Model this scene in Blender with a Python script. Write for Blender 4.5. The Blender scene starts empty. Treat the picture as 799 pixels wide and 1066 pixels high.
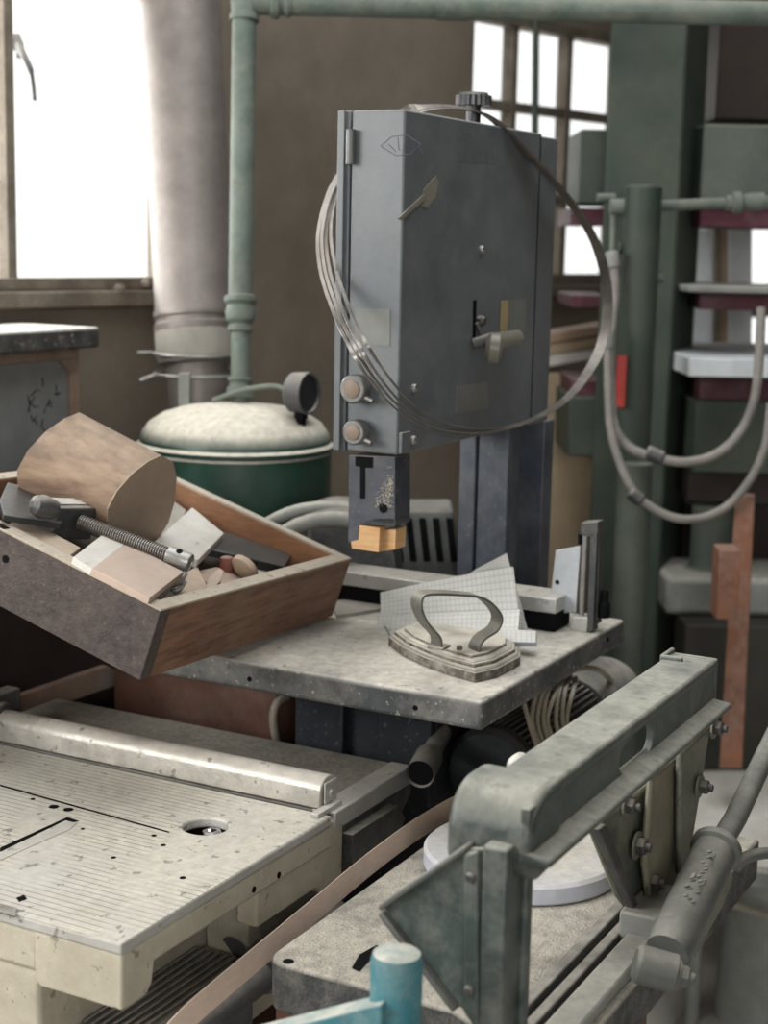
import bpy, bmesh, math, random
from mathutils import Vector, Matrix
from math import sin, cos, radians, pi
random.seed(7)
S = bpy.context.scene
COL = S.collection

# ------------------------------------------------------------------ camera
F = 1650.0; PITCH = radians(9.7); ROLL = radians(1.2); AZ = radians(28)
CAM = Vector((0, 0, 1.55))
FW0 = Vector((cos(AZ), sin(AZ), 0)); X0 = Vector((sin(AZ), -cos(AZ), 0)); Z0 = Vector((0, 0, 1))
FW = FW0*cos(PITCH) - Z0*sin(PITCH); U0 = FW0*sin(PITCH) + Z0*cos(PITCH)
CX = X0*cos(ROLL) + U0*sin(ROLL); CY = -X0*sin(ROLL) + U0*cos(ROLL)
cd = bpy.data.cameras.new('camera'); cam = bpy.data.objects.new('camera', cd); COL.objects.link(cam)
m = Matrix((CX, CY, -FW)).transposed().to_4x4(); m.translation = CAM; cam.matrix_world = m
cd.sensor_fit = 'VERTICAL'; cd.sensor_height = 36; cd.lens = 36*F/1066
cd.clip_start = .05; cd.dof.use_dof = True; cd.dof.focus_distance = 1.85; cd.dof.aperture_fstop = 4.8
S.camera = cam
# ------------------------------------------------------------------ world, exposure, lights
S.view_settings.view_transform = 'Standard'; S.view_settings.look = 'None'
S.view_settings.gamma = 1; S.view_settings.use_curve_mapping = False; S.view_settings.exposure = 0.16
wd = bpy.data.worlds.new('sky'); S.world = wd; wd.use_nodes = True
bg = wd.node_tree.nodes['Background']; bg.inputs[0].default_value = (.97, .985, 1, 1); bg.inputs[1].default_value = 1.5

def area(name, loc, target, sx, sy, power, col=(1, 1, 1)):
    l = bpy.data.lights.new(name, 'AREA'); l.shape = 'RECTANGLE'; l.size = sx; l.size_y = sy; l.energy = power; l.color = col
    o = bpy.data.objects.new(name, l); COL.objects.link(o); o.location = loc
    o.rotation_euler = (Vector(target)-Vector(loc)).to_track_quat('-Z', 'Y').to_euler()
    return o
WD = Vector((cos(radians(13)), -sin(radians(13)), 0)); WN = Vector((sin(radians(13)), cos(radians(13)), 0)); WP = Vector((2.589, 1.881, 0))
def wall(s, n, z): return WP + WD*s + WN*n + Vector((0, 0, z))
area('window_daylight', wall(-.75, .3, 1.75), wall(-.75, -2, 1.0), 1.5, .6, 26, (1, .985, .96))
area('window_daylight', wall(2.0, .3, 1.75), wall(1.4, -2, 1.0), 2.4, .8, 12, (1, .975, .94))
area('left_window_daylight', wall(-3.1, -.02, 2.1), (1.75, .95, .9), 2.0, 1.3, 84, (1, .985, .96))
area('front_fill_light', (-2.55, -1.9, 2.0), (1.75, .95, .9), 2.2, 1.3, 60, (1, .985, .965))  # added fill behind the camera to lift the door side, source unseen
area('overhead_fill_light', (2.0, .85, 3.27), (2.0, .85, .9), 2.4, 1.5, 44, (.98, .99, 1))  # added top fill hung under the closed ceiling, no opening above it

# ------------------------------------------------------------------ geometry helpers
def ray(px, py):
    return CX*((px-399.5)/F) - CY*((py-533)/F) + FW
AX = {'u': Vector((1, 0, 0)), 'v': Vector((0, 1, 0)), 'z': Vector((0, 0, 1))}
def Q(px, py, ax, val):                       # sight line met with a plane of the room
    d = ray(px, py); n = AX[ax]; return CAM + d*((val-CAM.dot(n))/d.dot(n))
def QP(px, py, p, n):
    d = ray(px, py); return CAM + d*((Vector(p)-CAM).dot(n)/d.dot(n))
def D(px, py, depth): return CAM + ray(px, py)*depth
def V(*a): return Vector(a)

def spline(pts, n=8, closed=False):
    P = [Vector(p) for p in pts]; out = []; L = len(P)
    rng = range(L if closed else L-1)
    for i in rng:
        g = lambda k: P[k % L] if closed else P[max(0, min(L-1, k))]
        a, b, c, d = g(i-1), g(i), g(i+1), g(i+2)
        for k in range(n):
            t = k/n
            out.append(.5*((2*b)+(c-a)*t+(2*a-5*b+4*c-d)*t*t+(3*b-a-3*c+d)*t**3))
    if not closed: out.append(P[-1])
    return out

class MB:
    def __init__(s): s.bm = bmesh.new()
    def hexa(s, b, t):
        vb = [s.bm.verts.new(p) for p in b]; vt = [s.bm.verts.new(p) for p in t]; n = len(vb)
        s.bm.faces.new(list(reversed(vb))); s.bm.faces.new(vt)
        for i in range(n): s.bm.faces.new((vb[i], vb[(i+1) % n], vt[(i+1) % n], vt[i]))
        return s
    def box(s, x0, x1, y0, y1, z0, z1, f=None):
        g = f if f else (lambda x, y, z: V(x, y, z))
        return s.hexa([g(x0, y0, z0), g(x1, y0, z0), g(x1, y1, z0), g(x0, y1, z0)], [g(x0, y0, z1), g(x1, y0, z1), g(x1, y1, z1), g(x0, y1, z1)])
    def prism(s, pts, off):
        off = Vector(off); pts = [Vector(p) for p in pts]; return s.hexa(pts, [p+off for p in pts])
    def tube(s, path, r, seg=12, closed=False, cap=True):
        P = [Vector(p) for p in path]; n = len(P); rings = []
        R = r if isinstance(r, (list, tuple)) else [r]*n
        t0 = (P[1]-P[0]).normalized(); up = Vector((0, 0, 1)) if abs(t0.z) < .9 else Vector((1, 0, 0))
        nn = (up - t0*up.dot(t0)).normalized()
        for i in range(n):
            if closed: t = (P[(i+1) % n]-P[i-1])
            else: t = P[min(i+1, n-1)]-P[max(i-1, 0)]
            if t.length < 1e-9: t = t0
            t = t.normalized(); nn = (nn - t*nn.dot(t)).normalized(); b = t.cross(nn)
            rings.append([s.bm.verts.new(P[i]+(nn*cos(2*pi*k/seg)+b*sin(2*pi*k/seg))*R[i]) for k in range(seg)])
        m_ = n if closed else n-1
        for i in range(m_):
            a, c = rings[i], rings[(i+1) % n]
            for k in range(seg): s.bm.faces.new((a[k], a[(k+1) % seg], c[(k+1) % seg], c[k]))
        if cap and not closed: s.bm.faces.new(list(reversed(rings[0]))); s.bm.faces.new(rings[-1])
        return s
    def cyl(s, p0, p1, r0, r1=None, seg=28): return s.tube([p0, p1], [r0, r0 if r1 is None else r1], seg)
    def lathe(s, o, d, prof, seg=36):         # prof: (radius, height) from the bottom up
        o = Vector(o); d = Vector(d).normalized(); path = [o+d*h for r, h in prof]
        a = d.orthogonal().normalized(); b = d.cross(a); rings = []
        for (r, h), p in zip(prof, path):
            rings.append([s.bm.verts.new(p+(a*cos(2*pi*k/seg)+b*sin(2*pi*k/seg))*max(r, 1e-4)) for k in range(seg)])
        for x, y in zip(rings, rings[1:]):
            for k in range(seg): s.bm.faces.new((x[k], x[(k+1) % seg], y[(k+1) % seg], y[k]))
        s.bm.faces.new(list(reversed(rings[0]))); s.bm.faces.new(rings[-1]); return s
    def hexhead(s, o, d, r, h): return s.lathe(o, d, [(r, 0), (r, h*.8), (r*.85, h)], 6)
    def ribbon(s, path, wid, th, closed=False, wf=None):
        P = [Vector(p) for p in path]; n = len(P); rings = []
        for i in range(n):
            t = ((P[(i+1) % n]-P[i-1]) if closed else (P[min(i+1, n-1)]-P[max(0, i-1)])).normalized()
            w = Vector(wf(i/n) if wf else wid); L = w.length; w = (w-t*w.dot(t)).normalized()*L; k = t.cross(w).normalized()*th*.5
            rings.append([s.bm.verts.new(P[i]+a) for a in (-w*.5-k, w*.5-k, w*.5+k, -w*.5+k)])
        for i in range(n if closed else n-1):
            a, c = rings[i], rings[(i+1) % n]
            for k in range(4): s.bm.faces.new((a[k], a[(k+1) % 4], c[(k+1) % 4], c[k]))
        if not closed: s.bm.faces.new(list(reversed(rings[0]))); s.bm.faces.new(rings[-1])
        return s
    def build(s, name, mat, parent=None, bev=0, loc=None, sm=32, seg=2):
        bmesh.ops.recalc_face_normals(s.bm, faces=s.bm.faces)
        if parent is not None:
            o_ = origin_of(parent)
        else:
            if loc is None:
                cs = [v.co for v in s.bm.verts]
                loc = V((min(c.x for c in cs)+max(c.x for c in cs))/2, (min(c.y for c in cs)+max(c.y for c in cs))/2, min(c.z for c in cs))
            o_ = Vector(loc)
        for v in s.bm.verts: v.co -= o_
        me = bpy.data.meshes.new(name); s.bm.to_mesh(me); s.bm.free()
        me.polygons.foreach_set('use_smooth', [True]*len(me.polygons)); me.set_sharp_from_angle(angle=radians(sm))
        me.materials.append(mat); o = bpy.data.objects.new(name, me); COL.objects.link(o)
        if parent is not None: o.parent = parent
        else: o.location = o_
        if bev:
            b = o.modifiers.new('bevel', 'BEVEL'); b.width = bev; b.segments = seg; b.limit_method = 'ANGLE'; b.angle_limit = radians(38); b.harden_normals = False
        return o
def origin_of(o):
    p = Vector((0, 0, 0))
    while o is not None: p += o.location; o = o.parent
    return p
def tag(o, label, cat, group=None, kind=None):
    o['label'] = label; o['category'] = cat
    if group: o['group'] = group
    if kind: o['kind'] = kind
    return o
def thing(name, label, cat, loc, group=None):
    o = bpy.data.objects.new(name, None); o.empty_display_size = .05; COL.objects.link(o); o.location = Vector(loc); return tag(o, label, cat, group)
def struct(o): o['kind'] = 'structure'; return o

# ------------------------------------------------------------------ materials
DUSTC = (.56, .52, .45)
def mat(name, c1, c2=None, rough=.6, metal=0.0, dust=0.0, side=0.0, dc=DUSTC, ns=14, bump=.15, bs=90, spec=.4, speck=0.0, stretch=None, dust_scale=9, pit=0.0, pits=55, wave=None, groove=None):
    M = bpy.data.materials.new(name); M.use_nodes = True; nt = M.node_tree; N = nt.nodes; L = nt.links
    B = N['Principled BSDF']; B.inputs['Roughness'].default_value = rough; B.inputs['Metallic'].default_value = metal
    B.inputs['Specular IOR Level'].default_value = spec
    c2 = c2 or tuple(x*.7 for x in c1)
    tc = N.new('ShaderNodeTexCoord'); mp = N.new('ShaderNodeMapping'); L.new(tc.outputs['Object'], mp.inputs[0])
    if stretch: mp.inputs['Scale'].default_value = stretch
    def noise(scale, det=6, ro=.6, src=mp):
        n = N.new('ShaderNodeTexNoise'); n.inputs['Scale'].default_value = scale; n.inputs['Detail'].default_value = det; n.inputs['Roughness'].default_value = ro
        L.new(src.outputs[0] if src is mp else tc.outputs['Object'], n.inputs[0]); return n.outputs[0]
    def rng(x, a, b, c=0, d=1):
        n = N.new('ShaderNodeMapRange'); L.new(x, n.inputs[0])
        for i, v_ in zip((1, 2, 3, 4), (a, b, c, d)): n.inputs[i].default_value = v_
        return n.outputs[0]
    def mth(op, a, b):
        n = N.new('ShaderNodeMath'); n.operation = op; n.use_clamp = True
        for i, x in enumerate((a, b)):
            if isinstance(x, (int, float)): n.inputs[i].default_value = x
            else: L.new(x, n.inputs[i])
        return n.outputs[0]
    def mix(f, a, b):
        n = N.new('ShaderNodeMix'); n.data_type = 'RGBA'
        if isinstance(f, (int, float)): n.inputs[0].default_value = f
        else: L.new(f, n.inputs[0])
        for i, x in ((6, a), (7, b)):
            if isinstance(x, tuple): n.inputs[i].default_value = (*x, 1)
            else: L.new(x, n.inputs[i])
        return n.outputs[2]
    n1 = noise(ns)
    col = mix(rng(n1, .35, .65), c1, c2)
    height = noise(bs, 4, .6, tc)
    col = mix(rng(noise(max(1.5, ns*.35), 8, .75, tc), .38, .62, 0, .38), col, tuple(x*.55 for x in c2))
    if wave:
        w = N.new('ShaderNodeTexWave'); w.inputs['Scale'].default_value = wave[0]; w.inputs['Distortion'].default_value = wave[1]; w.inputs['Detail'].default_value = 3
        w.bands_direction = wave[2] if len(wave) > 2 else 'X'; L.new(mp.outputs[0], w.inputs[0])
        col = mix(mth('MULTIPLY', w.outputs[1], .55), col, tuple(x*.62 for x in c2))
    if speck:
        col = mix(mth('MULTIPLY', rng(noise(130, 2, .5, tc), .66, .70), speck), col, tuple(min(1, x*1.1) for x in dc))
    fac = None
    if dust:
        g = N.new('ShaderNodeNewGeometry'); sp = N.new('ShaderNodeSeparateXYZ'); L.new(g.outputs['Normal'], sp.inputs[0])
        up = rng(sp.outputs[2], .25, .85)
        pat = mth('MULTIPLY', rng(noise(dust_scale, 7, .65, tc), .34, .56, .45, 1), 1.0)
        fac = mth('MULTIPLY', mth('MULTIPLY', up, pat), dust)
    if side:
        sd = mth('MULTIPLY', rng(noise(dust_scale*1.7, 8, .7, tc), .42, .68), side)
        fac = mth('MAXIMUM', fac, sd) if fac is not None else sd
    if groove:                                  # fine cast-in grooves filled with dirt
        sx = N.new('ShaderNodeSeparateXYZ'); L.new(tc.outputs['Object'], sx.inputs[0])
        fr = mth('FRACT', 0, 0); fn = fr.node; fn.use_clamp = False
        mu = N.new('ShaderNodeMath'); mu.operation = 'MULTIPLY'; L.new(sx.outputs[0], mu.inputs[0]); mu.inputs[1].default_value = 1/groove; L.new(mu.outputs[0], fn.inputs[0])
        gl = rng(fr, .14, .22, 1, 0)
        patch = rng(noise(6, 3, .5, tc), .40, .52)
        gfac = mth('MULTIPLY', mth('MULTIPLY', gl, patch), up)
    if fac is not None:
        dcol = mix(rng(noise(60, 5, .7, tc), .35, .65), dc, tuple(x*.72 for x in dc))
        col = mix(fac, col, dcol)
        L.new(rng(fac, 0, 1, rough, .92), B.inputs['Roughness'])
        if metal: L.new(rng(fac, 0, 1, metal, 0), B.inputs['Metallic'])
    if groove:
        col = mix(mth('MULTIPLY', gfac, .62), col, (.15, .13, .10))
        height = mth('SUBTRACT', height, mth('MULTIPLY', gfac, .8))
    if pit: col = mix(mth('MULTIPLY', rng(noise(pits, 3, .6, tc), .635, .67), pit), col, (.07, .062, .05))
    L.new(col, B.inputs['Base Color'])
    b = N.new('ShaderNodeBump'); b.inputs['Strength'].default_value = bump; b.inputs['Distance'].default_value = .004
    L.new(height, b.inputs['Height']); L.new(b.outputs[0], B.inputs['Normal'])
    return M

M_blue = mat('slate_blue_paint', (.14, .155, .163), (.10, .113, .122), rough=.42, dust=.75, side=.16, ns=5, bump=.05, bs=160, speck=.04, dc=(.36, .36, .34))
M_blued = mat('dark_blue_paint', (.07, .085, .11), (.05, .06, .08), rough=.45, dust=.5, side=.12, bump=.05, speck=.08)
M_cab = mat('black_blue_paint', (.016, .021, .03), (.009, .012, .017), rough=.55, dust=.4, side=.03, bump=.05, speck=.1)
M_table = mat('dusty_cast_iron', (.10, .107, .112), (.055, .06, .065), rough=.5, metal=.3, dust=1, side=.3, dc=(.66, .625, .545), bump=.25, bs=140, speck=.4, dust_scale=6, pit=0.45)
M_iron = mat('rough_dusty_iron', (.16, .145, .125), (.06, .053, .047), rough=.75, metal=.2, dust=1.0, side=.6, dc=(.64, .60, .51), bump=.6, bs=220, dust_scale=30)
M_strap = mat('worn_iron_strap', (.17, .17, .15), (.10, .10, .09), rough=.5, metal=.5, dust=.6, side=.3, dc=(.4, .37, .3), bump=.25, bs=200)
M_steel = mat('bare_steel', (.42, .42, .41), (.28, .28, .27), rough=.35, metal=.8, dust=.5, side=.2, bump=.08)
M_steeld = mat('dark_steel', (.10, .105, .11), (.05, .052, .055), rough=.42, metal=.6, dust=.7, side=.2, bump=.15)
M_blade = mat('blade_steel', (.30, .28, .26), (.17, .155, .14), rough=.38, metal=.7, side=.35, dc=(.45, .40, .33), bump=.2)
M_chrome = mat('polished_steel', (.62, .63, .63), (.5, .5, .5), rough=.16, metal=1, dust=.3, bump=.02)
M_alu = mat('dusty_aluminium', (.62, .62, .60), (.50, .50, .48), rough=.35, metal=.55, dust=.75, side=.25, dc=(.60, .56, .48), bump=.12, bs=120, dust_scale=14, speck=.2, pit=0.35)
M_planer = mat('cream_cast_table', (.52, .52, .50), (.44, .43, .40), rough=.5, metal=.25, dust=.75, side=.2, dc=(.68, .64, .53), bump=.18, bs=130, dust_scale=5, groove=.0105, pit=0.55)
M_cream = mat('cream_cast_body', (.54, .50, .40), (.42, .38, .29), rough=.7, dust=.6, side=.35, dc=(.6, .55, .44), bump=.25, dust_scale=8, speck=.2, pit=0.5)
M_silver = mat('silver_fence', (.56, .54, .50), (.42, .40, .36), rough=.36, metal=.7, dust=.6, side=.5, dc=(.62, .57, .48), bump=.2, bs=100, dust_scale=16, pit=0.6)
M_dkdust = mat('dark_dusty_plate', (.15, .15, .14), (.07, .07, .065), rough=.7, dust=.95, side=.2, dc=(.36, .335, .28), bump=.5, bs=120, dust_scale=10)
M_green = mat('mitre_green_paint', (.085, .108, .10), (.045, .06, .056), rough=.38, metal=.2, dust=1.0, side=.4, dc=(.36, .36, .31), bump=.12, bs=110, dust_scale=11, pit=0.35)
M_plate = mat('stained_green_plate', (.20, .21, .17), (.09, .11, .10), rough=.45, metal=.35, dust=.7, side=.5, dc=(.42, .37, .27), bump=.2, dust_scale=9, pit=0.5)
M_grey = mat('grey_green_paint', (.12, .13, .12), (.08, .088, .082), rough=.5, metal=.2, dust=.8, side=.15, dc=(.33, .32, .28), bump=.2, bs=120)
M_bed = mat('sawdust_bed', (.07, .075, .075), (.045, .048, .05), rough=.8, dust=1, side=.25, dc=(.54, .50, .42), bump=1.0, bs=260, dust_scale=22)
M_disc = mat('white_disc', (.56, .58, .66), (.46, .48, .55), rough=.5, dust=1, side=.2, dc=(.62, .58, .50), bump=.2, dust_scale=5)
M_turq = mat('turquoise_paint', (.05, .23, .27), (.035, .16, .20), rough=.5, dust=.95, side=.25, dc=(.55, .55, .48), bump=.2, dust_scale=20, pit=0.3)
M_redwood = mat('red_brown_panel', (.13, .055, .035), (.09, .04, .028), rough=.7, dust=.5, side=.1, bump=.1)
M_wood_rim = mat('pale_wood_edge', (.52, .45, .35), (.40, .33, .25), rough=.8, dust=.5, bump=.2, stretch=(3, 20, 20), dust_scale=20, pit=0.4)
M_drawer = mat('brown_drawer_wood', (.24, .12, .07), (.10, .05, .033), rough=.6, dust=.8, side=.3, dc=(.32, .24, .17), bump=.15, stretch=(1.5, 12, 18), ns=8, speck=.2)
M_drawerd = mat('dark_drawer_front', (.075, .055, .048), (.038, .03, .03), rough=.6, dust=.8, side=.28, dc=(.20, .17, .145), bump=.5, bs=150, speck=.25, dust_scale=40)
M_drawin = mat('orange_inner_wood', (.34, .17, .085), (.26, .125, .065), rough=.6, dust=.7, bump=.1, stretch=(16, 2, 16))
M_log = mat('brown_log_side', (.36, .25, .17), (.15, .095, .065), rough=.75, dust=.45, bump=.3, stretch=(12, 1.2, 12), ns=3.2, dc=(.50, .42, .33))
M_logend = mat('log_end_grain', (.40, .31, .23), (.35, .27, .20), rough=.85, bump=.15, side=.1)
M_pine = mat('fresh_pine', (.66, .42, .21), (.56, .32, .14), rough=.6, bump=.1, stretch=(3, 3, 22), ns=9)
M_pinkw = mat('pink_beige_board', (.52, .405, .33), (.47, .37, .30), rough=.75, bump=.05, dust=.2)
M_white = mat('white_board', (.68, .66, .62), (.58, .56, .51), rough=.75, dust=.3, bump=.1, pit=0.3)
M_greyb = mat('grey_fibre_board', (.34, .32, .28), (.26, .25, .22), rough=.85, dust=.4, bump=.15)
M_palew = mat('pale_cut_wood', (.55, .43, .32), (.46, .35, .25), rough=.8, bump=.12, dust=.3)
M_red = mat('red_stained_wood', (.25, .09, .06), (.17, .06, .045), rough=.6, dust=.3, bump=.1)
M_veneer = mat('veneer_strip', (.74, .58, .47), (.66, .51, .40), rough=.7, bump=.08, stretch=(3, 30, 30), dust=.4, dc=(.6, .53, .45))
M_walltan = mat('stained_plaster', (.24, .20, .155), (.13, .108, .082), rough=.9, bump=.4, bs=30, ns=1.6, side=.3, dc=(.28, .24, .19), dust_scale=1.5)
M_frame = mat('old_window_frame', (.17, .14, .105), (.11, .09, .07), rough=.8, bump=.3, side=.3, dc=(.4, .36, .3))
M_framed = mat('dark_window_frame', (.07, .062, .052), (.045, .04, .035), rough=.7, bump=.2)
M_duct = mat('grey_duct', (.235, .21, .195), (.17, .15, .14), rough=.45, metal=.35, bump=.15, dust=.5, side=.25, dc=(.36, .32, .28), dust_scale=4)
M_pipe = mat('pale_green_pipe', (.135, .165, .142), (.075, .105, .085), rough=.55, dust=.8, side=.55, dc=(.23, .23, .19), bump=.3, dust_scale=9, pit=0.3)
M_tank = mat('green_tank_paint', (.010, .060, .040), (.007, .034, .025), rough=.35, dust=2.2, side=.06, dc=(.60, .57, .48), bump=.1, dust_scale=1)
M_press = mat('press_green_paint', (.045, .066, .048), (.028, .045, .033), rough=.55, dust=.5, side=.5, dc=(.11, .112, .09), bump=.12, ns=4, dust_scale=3)
M_pressp = mat('pale_press_green', (.085, .105, .085), (.06, .075, .06), rough=.55, dust=.8, side=.25, dc=(.24, .25, .2), bump=.1, ns=3, dust_scale=3)
M_maroon = mat('maroon_stripe_paint', (.09, .018, .033), (.06, .013, .023), rough=.6, dust=.2, side=.1, bump=.05)
M_gplate = mat('bright_aluminium', (.62, .66, .70), (.52, .56, .60), rough=.4, metal=.4, side=.25, dc=(.62, .60, .55))
M_plate2 = mat('tan_stained_plate', (.27, .25, .18), (.17, .16, .12), rough=.5, metal=.2, side=.4, dc=(.36, .32, .24))
M_darkst = mat('blackened_steel', (.06, .065, .07), (.035, .038, .042), rough=.35, metal=.5, dust=.15)
M_dkgreen = mat('dark_green_brown', (.035, .04, .03), (.03, .022, .016), rough=.6, ns=3, side=.2, dc=(.08, .075, .06))
M_smudge = mat('smudged_paint', (.135, .148, .155), (.11, .12, .13), rough=.35, ns=60)
M_scrib = mat('blue_pencil', (.07, .085, .13), rough=.6)
M_guard = mat('navy_guard_paint', (.055, .062, .08), (.045, .05, .065), rough=.4, dust=.6, side=.1, speck=.1)
M_knob = mat('dull_knob_steel', (.20, .20, .19), (.13, .13, .125), rough=.4, metal=.6, side=.35, dc=(.35, .33, .3))
M_black = mat('matt_black', (.006, .006, .007), rough=.8, spec=.1)
M_rubber = mat('grey_rubber', (.10, .10, .10), (.07, .07, .07), rough=.6, dust=.6, side=.15)
M_hose = mat('grey_hose', (.24, .225, .21), (.16, .15, .14), rough=.6, dust=.4, side=.3)
M_cable = mat('beige_cable', (.30, .27, .21), (.23, .20, .15), rough=.6, dust=.6, side=.3)
M_motor = mat('grey_motor', (.075, .085, .09), (.045, .05, .055), rough=.5, dust=.7, side=.1, metal=.2)
M_rust = mat('rusty_orange_wood', (.30, .13, .075), (.18, .085, .055), rough=.8, side=.35, dc=(.50, .40, .33), bump=.3, dust_scale=10, dust=.5)
M_tape = mat('yellowed_tape', (.25, .24, .20), (.19, .18, .15), rough=.35, bump=.05)
M_label = mat('faded_label', (.185, .19, .175), (.15, .155, .145), rough=.4, bump=.03)
M_labely = mat('yellow_label', (.42, .33, .16), (.33, .27, .15), rough=.5, bump=.03)
M_copper = mat('dusty_copper_face', (.26, .20, .155), (.21, .16, .12), rough=.6, metal=.2, bump=.1)
M_floor = mat('dusty_concrete', (.80, .78, .71), (.60, .57, .51), rough=.9, bump=.3, bs=40, ns=3, side=.3, dc=(.70, .68, .61), dust_scale=2)
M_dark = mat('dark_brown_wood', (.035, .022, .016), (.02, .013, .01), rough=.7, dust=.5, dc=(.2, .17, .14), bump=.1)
M_counter = mat('dark_worktop', (.05, .045, .042), (.03, .028, .026), rough=.5, dust=1, dc=(.80, .78, .74), side=.1, speck=.2)
M_panel = mat('grey_blue_panel', (.20, .205, .20), (.16, .165, .165), rough=.5, bump=.04)
M_brownrim = mat('brown_edge_wood', (.26, .17, .12), (.18, .12, .09), rough=.75, bump=.15, side=.2)
M_ink = mat('black_marker_ink', (.008, .008, .008), rough=.5)
M_redbr = mat('red_plastic', (.5, .03, .02), rough=.4)
M_card = mat('tan_board', (.42, .33, .22), (.34, .26, .17), rough=.85, bump=.1, ns=3)
M_plank = mat('raw_plank', (.46, .34, .25), (.36, .24, .17), rough=.8, bump=.15, stretch=(2, 20, 20), dust=.4)
M_whitem = mat('white_panel', (.66, .70, .72), (.58, .62, .64), rough=.6)
M_base = mat('grey_cast_base', (.30, .31, .29), (.22, .23, .21), rough=.6, dust=.8, dc=(.5, .48, .42))
M_dust = mat('loose_sawdust', (.60, .55, .46), (.46, .41, .33), rough=1, bump=1.0, bs=300)
M_ceil = mat('grey_ceiling', (.30, .27, .23), (.22, .20, .17), rough=.9)

def glass_mat():
    M = bpy.data.materials.new('milky_glass'); M.use_nodes = True; nt = M.node_tree; N = nt.nodes
    N.remove(N['Principled BSDF']); t = N.new('ShaderNodeBsdfTransparent'); t.inputs[0].default_value = (.97, .97, .96, 1)
    g = N.new('ShaderNodeBsdfDiffuse'); g.inputs[0].default_value = (.85, .85, .83, 1); mx = N.new('ShaderNodeMixShader'); mx.inputs[0].default_value = .12
    nt.links.new(t.outputs[0], mx.inputs[1]); nt.links.new(g.outputs[0], mx.inputs[2]); nt.links.new(mx.outputs[0], N['Material Output'].inputs[0]); return M
M_glass = glass_mat()
def paper_mat():
    M = mat('graph_paper', (.60, .60, .56), (.53, .53, .49), rough=.8, bump=.05, dust=.25, dc=(.6, .57, .5)); nt = M.node_tree; N = nt.nodes; L = nt.links
    B = N['Principled BSDF']; src = B.inputs['Base Color'].links[0].from_socket
    tc = N.new('ShaderNodeUVMap'); sp = N.new('ShaderNodeSeparateXYZ'); L.new(tc.outputs[0], sp.inputs[0]); res = []
    for k in (0, 1):
        mu = N.new('ShaderNodeMath'); mu.operation = 'MULTIPLY'; L.new(sp.outputs[k], mu.inputs[0]); mu.inputs[1].default_value = 1/.0074
        fr = N.new('ShaderNodeMath'); fr.operation = 'FRACT'; L.new(mu.outputs[0], fr.inputs[0])
        lt = N.new('ShaderNodeMath'); lt.operation = 'LESS_THAN'; L.new(fr.outputs[0], lt.inputs[0]); lt.inputs[1].default_value = .13; res.append(lt.outputs[0])
    mx = N.new('ShaderNodeMath'); mx.operation = 'MAXIMUM'; L.new(res[0], mx.inputs[0]); L.new(res[1], mx.inputs[1])
    mm = N.new('ShaderNodeMath'); mm.operation = 'MULTIPLY'; L.new(mx.outputs[0], mm.inputs[0]); mm.inputs[1].default_value = .62
    mi = N.new('ShaderNodeMix'); mi.data_type = 'RGBA'; L.new(mm.outputs[0], mi.inputs[0]); L.new(src, mi.inputs[6]); mi.inputs[7].default_value = (.24, .28, .36, 1)
    L.new(mi.outputs[2], B.inputs['Base Color']); return M
M_paper = paper_mat()

#@@STRUCTURE
# ================================================================== room
struct(MB().box(-2.5, 9, -4, 6.5, -.06, 0).build('floor', M_floor))
struct(MB().box(-2.5, 9, -4, 6.5, 3.3, 3.36).build('ceiling', M_ceil))
def wallbox(mb, s0, s1, n0, n1, z0, z1): mb.hexa([wall(s0, n0, z0), wall(s1, n0, z0), wall(s1, n1, z0), wall(s0, n1, z0)], [wall(s0, n0, z1), wall(s1, n0, z1), wall(s1, n1, z1), wall(s0, n1, z1)])
wins = [(-4.3, -1.95, 1.45, 2.75), (-1.7, .06, 1.45, 2.02), (.955, 1.75, 1.45, 2.10), (1.95, 3.6, 1.05, 1.64)]
mb = MB(); e0 = -5.2
for (a, b, z0, z1) in wins:
    wallbox(mb, e0, a, 0, .12, 0, 3.3); wallbox(mb, a, b, 0, .12, 0, z0); wallbox(mb, a, b, 0, .12, z1, 3.3); e0 = b
wallbox(mb, e0, 5.2, 0, .12, 0, 3.3)
struct(mb.build('wall_back', M_walltan))
mb = MB(); p = wall(5.2, 0, 0)
mb.box(p.x, p.x+.12, -4, p.y+.1, 0, 3.3); struct(mb.build('wall_right', M_walltan))
p = wall(-5.2, 0, 0)
mb = MB(); mb.box(-2.7, -2.58, -4, -3.1, 0, 3.3); mb.box(-2.7, -2.58, -.7, p.y+.1, 0, 3.3); mb.box(-2.7, -2.58, -3.1, -.7, 0, 1.3); mb.box(-2.7, -2.58, -3.1, -.7, 2.7, 3.3)
struct(mb.build('wall_front', M_walltan))
struct(MB().box(-2.7, 8, -4.12, -4, 0, 3.3).build('wall_side', M_walltan))
def window(i, win, vs, hs, fm, depth=.05, t=.013):
    a, b, z0, z1 = win; r = bpy.data.objects.new('window_%d' % i, None); COL.objects.link(r); r.location = wall((a+b)/2, .03, z0); struct(r)
    mb = MB()
    for (x0, x1, y0, y1) in [(a, b, z0-.005, z0+2*t), (a, b, z1-2*t, z1), (a, a+1.4*t, z0, z1), (b-1.4*t, b, z0, z1)]: wallbox(mb, x0, x1, .0, depth, y0, y1)
    for s in vs: wallbox(mb, s-t, s+t, .01, depth-.005, z0, z1)
    for z in hs: wallbox(mb, a, b, .012, depth-.007, z-t, z+t)
    mb.build('window_frame', fm, r, bev=.002)
    mb = MB(); wallbox(mb, a, b, .03, .033, z0, z1); mb.build('window_pane', M_glass, r)
    mb = MB(); wallbox(mb, a-.06, b+.04, -.03, .06, z0-.035, z0-.004); mb.build('window_sill', M_frame, r, bev=.004)
    return r
w1 = window(1, wins[1], [-.350, -.80, -1.2], [], M_frame, t=.010)
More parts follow.
